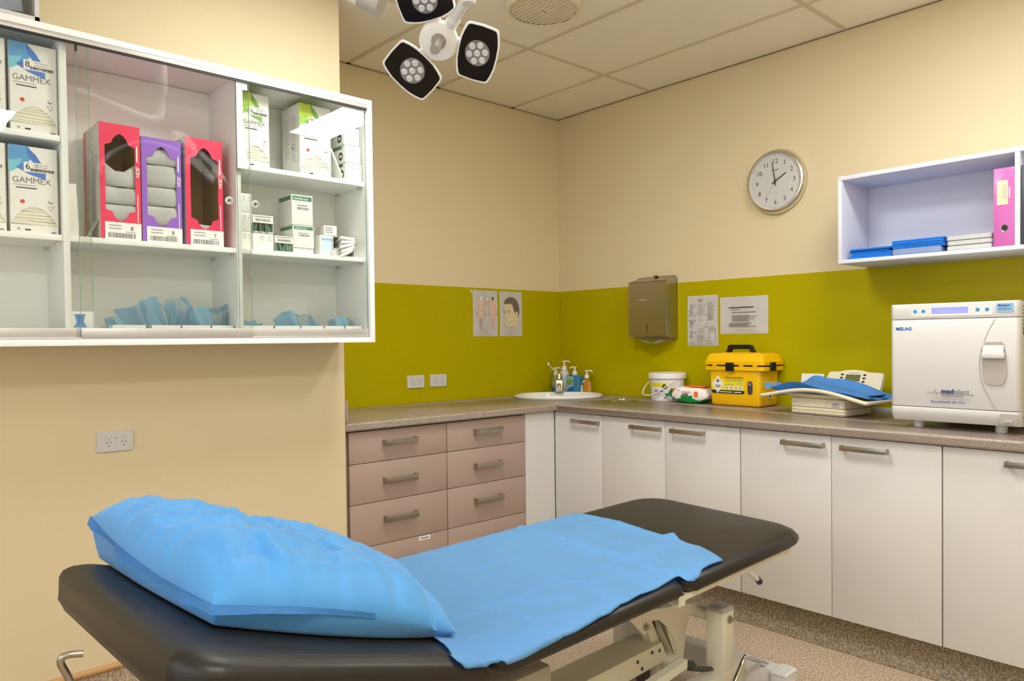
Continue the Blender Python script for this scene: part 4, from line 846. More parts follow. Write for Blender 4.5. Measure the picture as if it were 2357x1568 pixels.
o = MB().box(-0.03, 0.03, -0.012, 0.012, 0, 0.014, blackp, b=0.003).build('soap_dish', loc=(-0.19, -0.035, BZ)); tag(o, 'small dark block lying by the splashback left of the bottles', 'dish')

# ================================================================= WIPES BUCKET
t = thing('bucket', 'white lidded wipes bucket with a drooping handle', 'bucket', (-0.105, -0.990, BZ))
MB().lathe([(0.088, 0), (0.091, 0.003), (0.098, 0.125), (0.101, 0.128), (0.101, 0.134)], wbright, 44).build('pail', t)
MB().lathe([(0.103, 0.127), (0.108, 0.129), (0.1085, 0.152), (0.105, 0.158), (0.097, 0.159), (0.095, 0.156), (0.0, 0.156)], wbright, 44).build('lid', t)
def wrap(b, ang):
    for v in b.bm.verts:
        x, y, z = v.co; rr_ = 0.0912 + 0.056 * y + z; a = R(ang) + x / 0.095; v.co = (rr_ * math.cos(a), rr_ * math.sin(a), y)
    return b
def band(b, x0, x1, y0, y1, m, z): b.grid(lambda u, v: (x0 + (x1 - x0) * u, y0 + (y1 - y0) * v, z), 12, 1, m)
b = MB(); band(b, -0.105, 0.004, 0.083, 0.106, ylabel, 0.0006); band(b, -0.012, 0.004, 0.070, 0.083, ylabel, 0.0006); wrap(b, 217.5).build('label_band', t)
b = MB(); b.poly(circ(0.014, 28, -0.016, 0.084), dgrey, z=0.0010)
b.text('ENT WIPES', 0.0135, ink, TR(-0.078, 0.054, 0.0012), sx=0.8, bold=0.0003); b.lines(-0.078, -0.040, 0.048, 0.005, 3, inkg, th=0.002, z=0.001); b.text('260', 0.012, ink, TR(-0.022, 0.022, 0.0012)); b.quad(-0.022, -0.002, 0.016, 0.0185, inkg, z=0.001)
wrap(b, 217.5).build('lettering', t, smooth=False)
b = MB(); b.tube(bez([(-0.02, 0.101, 0.115), (-0.060, 0.108, 0.085), (-0.085, 0.112, 0.048), (-0.105, 0.085, 0.034), (-0.113, 0.03, 0.036), (-0.116, -0.03, 0.058), (-0.100, -0.075, 0.092), (-0.055, -0.095, 0.118)], 6), 0.0035, wbright, 8); b.build('handle', t)

# ================================================================= WET WIPES PACKET
t = thing('wipes_packet', 'soft packet of wipes, white above and green below, by the bucket', 'wipes packet', (-0.145, -1.205, BZ), 7)
def pk(u, v, hx, hy, h, ph):
    return None
b = MB(); L = []
for j in range(17):
    s_ = -1 + 2 * j / 16; y = s_ * 0.115; k = (1 - abs(s_) ** 3.2) ** 0.6 if abs(s_) < 1 else 0.0
    kk = max(0.05, k); row = []
    for q in range(28):
        a = 2 * PI * q / 28; ca, sa = math.cos(a), math.sin(a)
        x = 0.075 * (0.75 + 0.25 * k) * math.copysign(abs(ca) ** 0.45, ca); z = 0.045 + 0.045 * kk * math.copysign(abs(sa) ** 0.6, sa) - 0.006 * (1 if s_ > 0.8 else 0) + 0.003 * math.sin(5 * s_ + 2 * ca)
        row.append((x, y, max(z, 0.0)))
    L.append(row)
b.loft(L, paper, ang if False else None); b.mats and None
pk_o = b.build('packet_body', t, ang=70)
pk_o.data.materials.append(green_p)
for pl in pk_o.data.polygons:
    c = pl.center
    if c.z < 0.034 + 0.016 * math.sin(c.y * 40 + 1.2) + (0.02 if c.y > 0.085 else 0): pl.material_index = 1
b = MB(); b.box(-0.05, 0.045, -0.085, 0.035, 0.089, 0.0945, orange_p, b=0.002); b.build('flap', t)
F = FR((-0.0765, 0, 0), (0, -1, 0), (0, 0, 1)); b = MB(F); b.text('WIPE', 0.017, ink, TR(-0.035, 0.043, 0.0012), bold=0.0005); b.quad(-0.035, 0.020, 0.060, 0.068, mat('pale_orange', (244, 200, 170), 0.6), z=0.0012); b.poly(rrect(0.011, 0.015, 0.004, 4), orange_p, TR(0.052, 0.053, 0), z=0.001); b.quad(-0.035, 0.012, 0.036, 0.038, inkg, z=0.0012); b.quad(-0.068, -0.044, 0.070, 0.073, inkg, z=0.0012); b.build('lettering', t, smooth=False)
b = MB(); b.grid(lambda u, v: (-0.060 + 0.02 * v + 0.004 * math.sin(9 * u), 0.112 + 0.042 * u, 0.028 + 0.016 * u + 0.05 * v * (1 - u) + 0.006 * math.sin(7 * u)), 8, 6, green_p, th=0.001); b.build('end_seal', t)
b = MB(); b.grid(lambda u, v: (-0.05 + 0.05 * v, 0.110 + 0.014 * u, 0.052 + 0.022 * v + 0.004 * math.sin(8 * u)), 5, 5, orange_p, th=0.001); b.build('end_fold', t)

# ================================================================= SHARPS BIN
t = thing('sharps_container', 'large yellow sharps container with black latches and carry handle', 'sharps bin', (-0.112, -1.498, BZ))
b = MB(); b.rr(0.095, 0.152, 0.022, [(0.022, 0.001), (0.012, 0.004), (0.006, 0.014), (0.002, 0.07), (0.0, 0.185), (0.0, 0.19)], yellow); b.build('bin_body', t, ang=50)
b = MB(); b.rr(0.106, 0.178, 0.020, [(0.010, 0.184), (0.0, 0.188), (0.0, 0.206), (0.004, 0.208)], yellow); b.build('rim', t)
b = MB(); b.rr(0.098, 0.168, 0.020, [(0.0, 0.2075), (0.0, 0.2155)], blackp); b.build('seal', t)
b = MB(); b.rr(0.108, 0.180, 0.022, [(0.004, 0.215), (0.0, 0.217), (0.0, 0.234), (0.008, 0.238), (0.014, 0.256), (0.026, 0.272), (0.046, 0.276)], yellow)
for y in (-0.13, -0.05, 0.11): b.box(-0.1075, -0.10, y - 0.012, y + 0.012, 0.206, 0.219, yellow)
b.box(-0.05, 0.05, -0.075, 0.105, 0.270, 0.279, yellow, b=0.004); b.build('lid', t, ang=50)
def latch(T): 
    b = MB(T); b.box(-0.024, 0.024, -0.028, 0.016, -0.001, 0.009, blackp, b=0.003)
    for k in range(-3, 4): b.box(k * 0.006 - 0.0016, k * 0.006 + 0.0016, -0.026, 0.014, 0.008, 0.0108, blackp)
    b.build('latch', t)
latch(FR((-0.107, 0.014, 0.212), (0, -1, 0), (0, 0, 1))); latch(FR((-0.02, -0.179, 0.214), (1, 0, 0), (0, 0, 1)))
b = MB(); 
pts = [(0.092, 0.272), (0.078, 0.298), (0.076, 0.312), (0.072, 0.318), (-0.058, 0.318), (-0.064, 0.312), (-0.070, 0.296), (-0.086, 0.272), (-0.066, 0.272), (-0.055, 0.292), (-0.05, 0.296), (0.056, 0.296), (0.062, 0.290), (0.070, 0.272)]
b.prism([(y, z) for y, z in pts], -0.014, 0.014, blackp, FR((0, 0.012, 0), (0, 1, 0), (0, 0, 1)), b=0.0)
for k in range(-9, 10): b.box(-0.0155, 0.0155, 0.016 + k * 0.0058 - 0.001, 0.016 + k * 0.0058 + 0.001, 0.298, 0.3195, blackp)
b.build('carry_handle', t)
F = FR((-0.0948, 0.0, 0), (0, -1, 0), (0, 0, 1)) @ RX(-1.0); b = MB(F)
lx0, lx1, lz0, lz1 = -0.138, 0.063, 0.066, 0.162
b.poly([(lx0, lz1), (lx0, lz0 + 0.006), (lx0 + 0.006, lz0), (lx1 - 0.006, lz0), (lx1, lz0 + 0.006), (lx1, lz1)][::-1], ylabel, z=0.0016); b.poly([(lx0, lz0 + 0.017), (lx0 + 0.002, lz0 + 0.005), (lx0 + 0.010, lz0), (lx1 - 0.01, lz0), (lx1 - 0.002, lz0 + 0.005), (lx1, lz0 + 0.017)], ink, z=0.0020)
b.quad(-0.085, -0.01, lz0 + 0.006, lz0 + 0.010, paper, z=0.0024); b.quad(0.0, 0.045, lz0 + 0.006, lz0 + 0.010, paper, z=0.0024)
dc = (-0.097, 0.113); b.poly([(dc[0] - 0.036, dc[1]), (dc[0], dc[1] - 0.048), (dc[0] + 0.036, dc[1]), (dc[0], dc[1] + 0.048)], card, z=0.0024)
bz = (dc[0], dc[1] + 0.018)
for a in (90, 210, 330):
    x, y = bz[0] + 0.0065 * math.cos(R(a)), bz[1] + 0.0065 * math.sin(R(a)); ring = []
    for k in range(20):
        q = R(a + 45 + 270 * k / 19 - 45 - 0) if False else R(a + 40 + 280 * k / 19)
        ring.append((x + 0.0068 * math.cos(q), y + 0.0068 * math.sin(q)))
    inner = [(x + (p[0] - x) * 0.66, y + (p[1] - y) * 0.66) for p in ring]; b.loft([[(p[0], p[1], 0.0031) for p in ring], [(p[0], p[1], 0.0031) for p in inner]], ink, cap0=False, cap1=False, closed=False)
b.lathe([(0.0034, 0.0029), (0.0034, 0.0031), (0.0048, 0.0031), (0.0048, 0.0029)], ink, 20, T=TR(bz[0], bz[1], 0))
b.quad(dc[0] - 0.017, dc[0] + 0.017, dc[1] - 0.009, dc[1] - 0.004, inkg, z=0.0028); b.quad(dc[0] - 0.014, dc[0] + 0.014, dc[1] - 0.017, dc[1] - 0.012, inkg, z=0.0028); b.text('6', 0.013, ink, TR(dc[0], dc[1] - 0.037, 0.0028), al='CENTER')
b.text('Sharp', 0.0235, mat('ink_brown', (90, 84, 30), 0.5), TR(-0.052, 0.142, 0.0022)); b.text('smart', 0.0235, mat('ink_green', (60, 120, 30), 0.5), TR(0.000, 0.142, 0.0022), bold=0.0004)
b.quad(-0.052, 0.054, 0.131, 0.134, inkg, z=0.002)
for k in range(4): b.quad(-0.052 + 0.027 * k, -0.030 + 0.027 * k, 0.088, 0.104, card, z=0.0022); b.poly(circ(0.005, 10, -0.041 + 0.027 * k, 0.096), inkg, z=0.0027)
b.quad(0.015, 0.054, 0.118, 0.121, inkl, z=0.002); b.quad(0.03, 0.054, 0.110, 0.113, inkl, z=0.002); b.quad(-0.052, 0.0, 0.112, 0.115, inkl, z=0.002)
b.build('front_label', t, smooth=False)
b = MB(FR((-0.0952, -0.096, 0.1), (0, -1, 0), (0, 0, 1))); b.prism(rrect(0.0135, 0.034, 0.013, 8), 0, 0.003, dgrey); 
for k in (-1, 0, 1): b.quad(k * 0.005 - 0.0014, k * 0.005 + 0.0014, 0.012, 0.024, greyp, z=0.003)
b.build('level_window', t, smooth=False)
b = MB(FR((0, -0.1523, 0), (1, 0, 0), (0, 0, 1))); b.quad(-0.05, 0.07, 0.092, 0.130, cardg, z=0.0008); b.quad(-0.02, 0.02, 0.045, 0.060, paper, z=0.0012); b.quad(-0.014, 0.012, 0.049, 0.056, ink, z=0.0016); b.build('side_label', t, smooth=False)

# ================================================================= BABY SCALE WITH BLUE SHEET
t = thing('baby_scale', 'cream baby weighing scale with curved tray and tilted display', 'scale', (-0.257, -2.044, BZ), -8)
b = MB(); b.rr(0.110, 0.142, 0.018, [(0.014, 0.0), (0.004, 0.006), (0.0, 0.012), (0.004, 0.019), (0.0, 0.024), (0.003, 0.032), (0.010, 0.036)], cream); b.build('base', t, ang=45)
b = MB(); b.rr(0.104, 0.138, 0.004, [(0.0, 0.038), (0.0, 0.074), (0.006, 0.076)], cream); b.build('weighing_unit', t)
b = MB(FR((-0.1043, 0.0, 0.053), (0, -1, 0), (0, 0, 1)) @ TR(0.096, 0, 0)); b.quad(-0.033, 0.033, -0.014, 0.012, card); b.text('medelect', 0.0095, navy, TR(0, 0.002, 0.0004), al='CENTER', bold=0.0002); b.lines(-0.022, 0.022, -0.001, 0.004, 3, inkg, th=0.002, z=0.0004); b.build('service_sticker', t, smooth=False)
def tray_pt(u, v, off=0.0):
    y = 0.27 - 0.54 * u; xx = -0.15 + 0.30 * v
    e2 = abs(2 * v - 1)
    rim = 0.086 - 0.008 * u + 0.040 * math.sin(PI * u) ** 1.2
    dip = 0.040 * (1 - e2 ** 2.2) * math.sin(PI * min(1, max(0, u))) ** 0.7
    return (xx, y, rim - dip + off)
b = MB(); b.grid(lambda u, v: tray_pt(u, v, 0.0), 30, 16, cream, th=-0.006); b.build('tray_dish', t, ang=60)
b = MB(); rp = [tray_pt(k / 30, 0, -0.005) for k in range(31)] + [tray_pt(1, k / 12, -0.005) for k in range(1, 13)] + [tray_pt(1 - k / 30, 1, -0.005) for k in range(1, 31)] + [tray_pt(0, 1 - k / 12, -0.005) for k in range(1, 13)]
b.tube(rp, 0.0088, cream, 8); b.build('tray_rim', t, ang=60)
b = MB(); b.lathe([(0.13, 0.0), (0.26, 0.055)], cream, 40) if False else None
b = MB(); b.loft([[(x, y, z) for x, y in rrect(hx, hy, 0.05, 6)] for hx, hy, z in ((0.07, 0.09, 0.070), (0.095, 0.12, 0.0745), (0.120, 0.17, 0.084), (0.138, 0.215, 0.097))], cream, cap1=False); b.build('tray_underside', t, ang=60)
T = TR(0.150, -0.012, 0.142) @ FR((0, 0, 0), (0, -1, 0), (0.42, 0, 0.9)) 
b = MB(T); pts = [(-0.142, -0.045), (0.142, -0.045), (0.150, -0.035), (0.150, 0.042), (0.143, 0.050), (0.075, 0.052), (0.04, 0.060), (0, 0.063), (-0.04, 0.060), (-0.075, 0.052), (-0.125, 0.050), (-0.132, 0.044), (-0.150, -0.035)]
b.prism(pts, -0.02, 0.0, cream); b.build('display_head', t)
b = MB(T); b.quad(-0.038, 0.038, 0.004, 0.038, lcd_g, z=0.0004); b.build('display_screen', t, smooth=False)
for s_ in (-1, 1):
    for k in range(3): b = MB(T); b.lathe([(0.0085, 0), (0.0080, 0.0014), (0, 0.0018)], blackp, 18, T=TR(s_ * 0.058, 0.037 - 0.017 * k, 0), sy=0.55); b.build('button', t)
b = MB(T); b.quad(-0.025, 0.03, 0.044, 0.048, inkl, z=0.0004); b.build('display_lettering', t)
b = MB(); b.box(0.112, 0.150, -0.05, 0.05, 0.01, 0.09, cream, b=0.004); b.build('display_neck', t)
# blue sheet lying in the tray
b = MB(TR(-0.257, -2.044, BZ) @ RZ(-8))
def sheet(u, v):
    x, y, z = tray_pt(0.0 + 1.0 * u, 0.04 + 0.92 * v, 0.0)
    h = 0.010 + 0.020 * math.exp(-((u - 0.32) / 0.2) ** 2) + 0.010 * math.sin(9 * u + 3 * v) * 0.6 + 0.006 * math.sin(17 * v + 6 * u)
    back = max(0, v - 0.55) / 0.45
    h += 0.050 * back * math.exp(-((u - 0.16) / 0.13) ** 2) + 0.004 * back
    if u < 0.12: h += 0.030 * (1 - u / 0.12) * (0.6 + 0.4 * math.sin(20 * v)) * (1 - back * 0.9)
    return (x * 0.97, y, z + abs(h) + 0.004)
b.grid(sheet, 44, 24, drape, th=0.002)
o = b.build('crumpled_sheet', base=True); tag(o, 'crumpled blue sheet lying in the baby scale tray', 'sheet')
o = MB(FR((0, 0, 0), (0, -1, 0), (0.2, 0, 0.98))).box(-0.06, 0.06, 0, 0.175, -0.004, 0.0, card).build('card_sign', loc=(-0.05, -1.835, BZ)); tag(o, 'white card standing against the splashback behind the scale', 'card')
# white trunking on the worktop behind the scale
o = MB().box(-0.02, -0.008, -2.62, -2.10, 0, 0.022, wplast, b=0.002).build('cable_trunking', loc=(0, 0, BZ)); tag(o, 'thin white cable trunking along the back of worktop behind the scale', 'trunking')

# ================================================================= STERILISER
AX, AY0, AY1, AZ0, AZ1 = -0.565, -2.437, -2.886, 0.935, 1.385
t = thing('steriliser', 'large white bench top steriliser with blue display and curved door', 'steriliser', (-0.31, (AY0 + AY1) / 2, BZ))
b = wb(t); b.box(AX + 0.03, -0.06, AY1 + 0.004, AY0 - 0.006, AZ0 + 0.004, AZ1 - 0.002, wplast, b=0.01); b.build('housing', t)
wA = AY0 - AY1; F = SIDE((AY0 + AY1) / 2, 0, AX); l = t.location; Tl = TR(-l.x, -l.y, -l.z)
def bow(x): q = abs(2 * x / wA); return -0.016 * (max(0, q - 0.93) / 0.07) ** 2
def front(name, z0, z1, m, slope=0.0, parent=None, sl=0.0):
    b = MB(Tl @ F); L = []
    n = 16
    for i in [0, 0.15, 0.3, 0.5, 0.8, 1.2, 4, 8, 12, 14.8, 15.2, 15.5, 15.7, 15.85, 16]:
        x = -wA / 2 + wA * i / n; d = bow(x)
        L.append([(x, z0, d - slope - 0.001), (x, z0 + 0.004, d - slope * 0.9), (x, (z0 + z1) / 2, d - slope * 0.1), (x, z1 - 0.003, d), (x, z1, d - 0.002), (x, z1, -0.035), (x, z0, -0.035 - slope)])
    b.loft(L, m); return b.build(name, parent or t, ang=40)
front('control_panel', 1.327, AZ1, wplast); dr = front('door', 0.991, 1.3245, wplast, 0.004); front('lower_panel', AZ0, 0.9885, wplast, 0.018)
F1 = Tl @ F @ TR(0, 0, 0.0006)
b = MB(F1); b.prism(rrect(0.142, 0.022, 0.006, 4), 0, 0.0006, mat('panel_overlay', (226, 224, 220), 0.35), TR(-0.002, 1.3575, 0)); b.build('button_overlay', t, smooth=False)
b = MB(F1); b.quad(-0.068, 0.058, 1.346, 1.368, lcd_b, z=0.001); b.lines(-0.055, 0.045, 1.358, 0.006, 2, lcd_t, th=0.002, z=0.0014); b.build('display_screen', t, smooth=False)
for x in (-0.128, -0.098, 0.090, 0.121): b = MB(F1); b.lathe([(0.0078, 0.0006), (0.007, 0.0014), (0, 0.0016)], btn_b, 20, T=TR(x, 1.356, 0)); b.lathe([(0.0036, 0.0016), (0.003, 0.0024), (0, 0.0024)], logo_b, 14, T=TR(x, 1.356, 0)); b.build('button', t)
b = MB(F1); b.quad(0.150, 0.205, 1.344, 1.376, sticker_b, th=0.001); b.text('Medelect', 0.0105, navy, TR(0.156, 1.365, 0.0012), bold=0.0002); b.lines(0.156, 0.200, 1.361, 0.004, 3, inkg, th=0.0014, z=0.0012); b.build('service_sticker', t, smooth=False)
b = MB(F1); b.text('MELAG', 0.0165, logo_b, TR(-0.201, 1.285, 0), bold=0.0006, sx=1.15); b.build('maker_lettering', dr, smooth=False)
b = MB(F1); b.text('med', 0.026, navy, TR(-0.036, 1.045, 0), bold=0.0006); b.text('elect', 0.026, inkg, TR(0.012, 1.045, 0)); b.text('BIOMEDICAL SERVICES', 0.0082, inkg, TR(-0.036, 1.034, 0), sx=0.92)
ek = [(-0.088, 1.047), (-0.068, 1.047), (-0.064, 1.050), (-0.060, 1.043), (-0.056, 1.058), (-0.051, 1.038), (-0.048, 1.046), (-0.043, 1.050), (-0.038, 1.0435), (0.070, 1.0425)]
b.tube([(x, z, 0.0002) for x, z in ek], 0.0007, inkg, 6); b.poly([(0.069, 1.0405), (0.077, 1.0425), (0.069, 1.0445)], ink); b.quad(-0.06, 0.065, 1.026, 1.0285, inkl)
b.text('Euroklav\u00ae 29 VS+', 0.0135, mat('violet_ink', (70, 70, 150), 0.5), TR(-0.072, 1.009, 0), sx=1.22); b.build('service_logo', dr, smooth=False)
# latch recess and handle on the door
b = MB(F1); b.prism([(0.104, 1.20), (0.108, 1.115), (0.116, 1.09), (0.128, 1.083), (0.168, 1.083), (0.176, 1.093), (0.184, 1.12), (0.184, 1.17), (0.176, 1.228), (0.170, 1.238), (0.116, 1.238), (0.106, 1.225)], 0, 0.0035, greyp); b.build('latch_recess', dr, smooth=False)
b = MB(F1); b.box(0.104, 0.180, 1.178, 1.200, 0, 0.018, wplast, b=0.005); b.grid(lambda u, v: (0.108 + 0.068 * u, 1.20 + 0.037 * v, 0.012 * (1 - v)), 2, 4, wplast); b.build('handle', dr)
b = MB(F1); arc = bez([(0.146, 1.320, 0), (0.122, 1.27, 0), (0.102, 1.21, 0), (0.096, 1.15, 0.0), (0.104, 1.09, 0), (0.130, 1.03, 0), (0.150, 0.995, 0)], 8); b.tube(arc, 0.0011, greyp, 6); b.build('door_groove', dr)
b = MB(F1); b.prism(rrect(0.028, 0.018, 0.006, 4), 0, 0.0016, greyp, TR(0.190, 0.962, 0)); b.box(0.176, 0.204, 0.951, 0.961, 0.0016, 0.006, alu); b.build('drain_cover', t)
b = wb(t)
for z0, n, dz in ((1.365, 6, -0.0125), (1.29, 5, -0.006), (0.965, 6, -0.012)):
    for k in range(n): b.box(AX + 0.055, AX + 0.10, AY1 + 0.0030, AY1 + 0.0045, z0 + dz * k - 0.0022, z0 + dz * k + 0.0022, ink)
b.build('vent_slots', t)
for x in (-0.50, -0.12):
    for y in (AY0 - 0.085, AY1 + 0.075): b = wb(t); b.lathe([(0.018, WT + 0.0005), (0.020, WT + 0.004), (0.020, WT + 0.028), (0.014, AZ0 + 0.008)], wplast, 24, T=TR(x, y, 0)); b.build('foot', t)

# ================================================================= EXAMINATION COUCH
from mathutils import noise
couch = thing('examination_couch', 'black padded electric examination couch on a cream steel frame', 'couch', (-2.2, -2.158, 0), 2.2)
HX, SL, HW, ZP = -0.462, 0.320, 0.365, 0.640
def outline(x0, x1, hy, r0, r1, ins, n=9):
    pts = []
    for cx, cy, a0, r in ((x1 - r1, hy - r1, 0, r1), (x0 + r0, hy - r0, 90, r0), (x0 + r0, -hy + r0, 180, r0), (x1 - r1, -hy + r1, 270, r1)):
        rr_ = max(r - ins, 0.002)
        for k in range(n + 1):
            a = R(a0 + 90 * k / n); pts.append((cx + rr_ * math.cos(a) - (0 if r > ins else 0), cy + rr_ * math.sin(a)))
    return pts
def pad(x0, x1, r0, r1, T=None, ztop=ZP, name='pad', th=0.054):
    L = []
    k_ = th / 0.054
    for ins, dz in ((0.055 * k_ ** 0.3, -th), (0.030 * k_ ** 0.5, -th + 0.0005), (0.014 * k_, -th + 0.006), (0.005 * k_, -th + 0.015 * k_), (0.0, -0.032), (0.003, -0.019), (0.012, -0.011), (0.030, -0.004), (0.060, 0.0)):
        ring = outline(x0, x1, HW, r0, r1, ins); row = []
        for i, (x, y) in enumerate(ring):
            # gathered folds of the cover round the corners and along the lower edge
            a = math.atan2(y, x - (x0 + x1) / 2); g = 0.0
            near_c = (abs(abs(y) - HW) < 0.09 and (x > x1 - 0.10 or x < x0 + 0.10))
            if near_c and -0.045 < dz < -0.008: g = 0.0014 * (1 if i % 2 else -1)
            low = 0.0022 * math.sin(140 * x + 90 * y) + 0.002 * math.sin(61 * x) if ins > 0.001 and dz < -0.02 else 0
            k = 1 + g / max(abs(x) + abs(y), 0.1)
            x += (0.13 * y * max(0.0, (x - 0.5) / 0.46) if x0 > 0 else 0)
            row.append((x + g * (1 if x > (x0 + x1) / 2 else -1), y + 0.020 + g * (1 if y > 0 else -1), ztop + dz + low))
        L.append(row)
    b = MB(T); b.loft(L, leather); return b.build(name, couch, ang=70)
pad(0.214, 0.968, 0.045, 0.135, name='foot_pad'); pad(-0.452, 0.208, 0.045, 0.05, name='seat_pad')
TH = Matrix.Translation((HX, 0, ZP)) @ RY(math.degrees(math.atan(SL))) @ Matrix.Translation((-HX, 0, -ZP))
pad(-1.066, -0.468, 0.075, 0.03, T=TH, name='head_pad', th=0.096)
def xz(pts, y0, y1, m, b): b.prism([(p[0], p[1]) for p in pts], -y1, -y0, m, FR((0, 0, 0), (1, 0, 0), (0, 0, 1)))
# upper frames
b = MB()
for y in (-0.318, 0.325): b.box(0.195, 0.82, y, y + 0.025, 0.570, 0.5855, frame_m, b=0.001).box(0.195, 0.225, y, y + 0.025, 0.558, 0.5855, frame_m)
b.box(0.195, 0.225, -0.315, 0.325, 0.562, 0.5855, frame_m); b.box(0.795, 0.82, -0.315, 0.325, 0.570, 0.5855, frame_m); b.build('foot_frame', couch)
b = MB()
for y in (-0.235, 0.24): b.box(-0.45, 0.185, y, y + 0.03, 0.560, 0.5855, frame_m, b=0.002)
for x in (-0.44, -0.1, 0.16): b.box(x, x + 0.025, -0.235, 0.27, 0.560, 0.5855, frame_m)
b.box(0.10, 0.19, -0.08, 0.22, 0.534, 0.561, frame_m); b.build('seat_frame', couch)
b = MB(TH)
for y in (-0.26, 0.23): b.box(-0.98, -0.49, y, y + 0.03, 0.515, 0.5435, frame_m, b=0.002)
b.box(-0.98, -0.95, -0.26, 0.26, 0.515, 0.5435, frame_m); b.build('head_frame', couch)
b = MB(); b.box(-0.37, -0.16, -0.20, -0.04, 0.38, 0.490, greyp, b=0.012); b.build('actuator_box', couch)
b = MB(); b.tube([(-0.20, -0.12, 0.43), (-0.72, -0.12, 0.62)], 0.016, frame_m, 12); b.build('head_strut', couch)
# lifting arms
for sy in (0, 1):
    b = MB(); y0 = -0.08 if not sy else 0.16
    xz([(0.648, 0.396), (0.637, 0.362), (0.388, 0.408), (0.383, 0.392), (0.372, 0.378), (0.357, 0.376), (0.292, 0.436), (0.150, 0.525), (0.150, 0.560), (0.30, 0.485), (0.383, 0.443)], y0, y0 + 0.006, frame_m, b)
    xz([(0.648, 0.396), (0.637, 0.362), (0.388, 0.408), (0.12, 0.53), (0.12, 0.56), (0.383, 0.443)], y0 + 0.006, y0 + 0.07, frame_m, b); b.build('lift_arm', couch)
    b = MB(); b.lathe([(0.012, 0), (0.012, 0.004), (0.007, 0.005), (0.007, 0.012), (0.004, 0.013), (0, 0.013)], steel, 16, T=FR((0.366, y0, 0.397), (1, 0, 0), (0, 0, 1))); b.build('pivot_bolt', couch)
b = MB(); arc = [(0.613, 0.368), (0.588, 0.30), (0.575, 0.232), (0.543, 0.240), (0.535, 0.285), (0.515, 0.325), (0.482, 0.365), (0.445, 0.394)]
xz(arc[::-1], -0.072, -0.066, frame_m, b); xz([(0.47, 0.40), (0.445, 0.394), (0.482, 0.365), (0.515, 0.325), (0.535, 0.285), (0.543, 0.240), (0.535, 0.24), (0.52, 0.28), (0.49, 0.33)], -0.066, -0.03, frame_m, b); b.build('curved_gusset', couch)
b = MB(); xz([(0.402, 0.425), (0.437, 0.41), (0.500, 0.29), (0.505, 0.255), (0.480, 0.262), (0.46, 0.285)], -0.040, -0.008, frame_m, b); b.box(0.488, 0.53, -0.085, 0.03, 0.238, 0.262, frame_m, b=0.003); b.build('strut', couch)
b = MB(); xz([(0.475, 0.312), (0.498, 0.262), (0.492, 0.248), (-0.62, 0.238), (-0.62, 0.306)], -0.060, 0.045, frame_m, b); b.build('lift_beam', couch)
for x, z in ((0.351, 0.289), (0.424, 0.295), (0.372, 0.262), (0.462, 0.290)): b = MB(); b.lathe([(0.0055, 0), (0.0055, 0.002), (0, 0.0022)], dgrey, 12, T=FR((x, -0.0602, z), (1, 0, 0), (0, 0, 1))); b.build('bolt', couch)
b = MB(); xz([(0.520, 0.262), (0.520, 0.236), (-0.50, 0.150), (-0.50, 0.19)], -0.125, -0.098, frame_m, b); b.build('lower_link', couch)
b = MB(); b.lathe([(0.014, 0), (0.016, 0.012), (0.010, 0.014), (0.010, 0.022), (0, 0.023)], dgrey, 18, T=FR((0.536, -0.12, 0.240), (0, -1, 0), (0, 0, 1)) @ RY(90)); b.tube([(0.54, -0.115, 0.225), (0.66, -0.165, 0.196)], 0.008, dgrey, 10); b.build('link_shaft', couch)
b = MB(); b.lathe([(0.0, -0.014), (0.026, -0.014), (0.031, -0.006), (0.031, 0.006), (0.026, 0.014), (0, 0.014)], dgrey, 24, T=FR((0.487, 0.02, 0.180), (1, 0, 0), (0, 0, 1))); b.box(0.50, 0.53, -0.03, 0.05, 0.172, 0.228, frame_m, b=0.003); b.build('drive_wheel', couch)
# post with cap and cross tube
b = MB(); b.box(0.620, 0.689, -0.190, -0.128, 0.20, 0.392, frame_m, b=0.004); b.build('post', couch)
b = MB(); b.prism(rrect(0.0355, 0.0325, 0.006, 4), 0.392, 0.398, greyp, TR(0.6545, -0.159, 0)); b.rr(0.0355, 0.0325, 0.006, [(0.0, 0.398), (0.006, 0.405), (0.016, 0.408)], greyp, T=TR(0.6545, -0.159, 0)); b.build('post_cap', couch)
b = MB(); b.lathe([(0.013, 0), (0.013, 0.004), (0.007, 0.005), (0.007, 0.011), (0, 0.012)], steel, 16, T=FR((0.660, -0.190, 0.366), (1, 0, 0), (0, 0, 1))); b.build('post_bolt', couch)
b = MB(); b.tube([(0.652, -0.128, 0.368), (0.640, 0.235, 0.376)], 0.021, frame_m, 18); b.build('cross_tube', couch)
b = MB(); b.box(0.602, 0.768, 0.185, 0.245, 0.10, 0.36, wplast, b=0.006); b.build('motor_column', couch)
b = MB(); b.tube([(0.585, 0.17, 0.204), (0.70, 0.17, 0.160)], 0.008, chrome, 10); b.build('pedal_rod', couch)
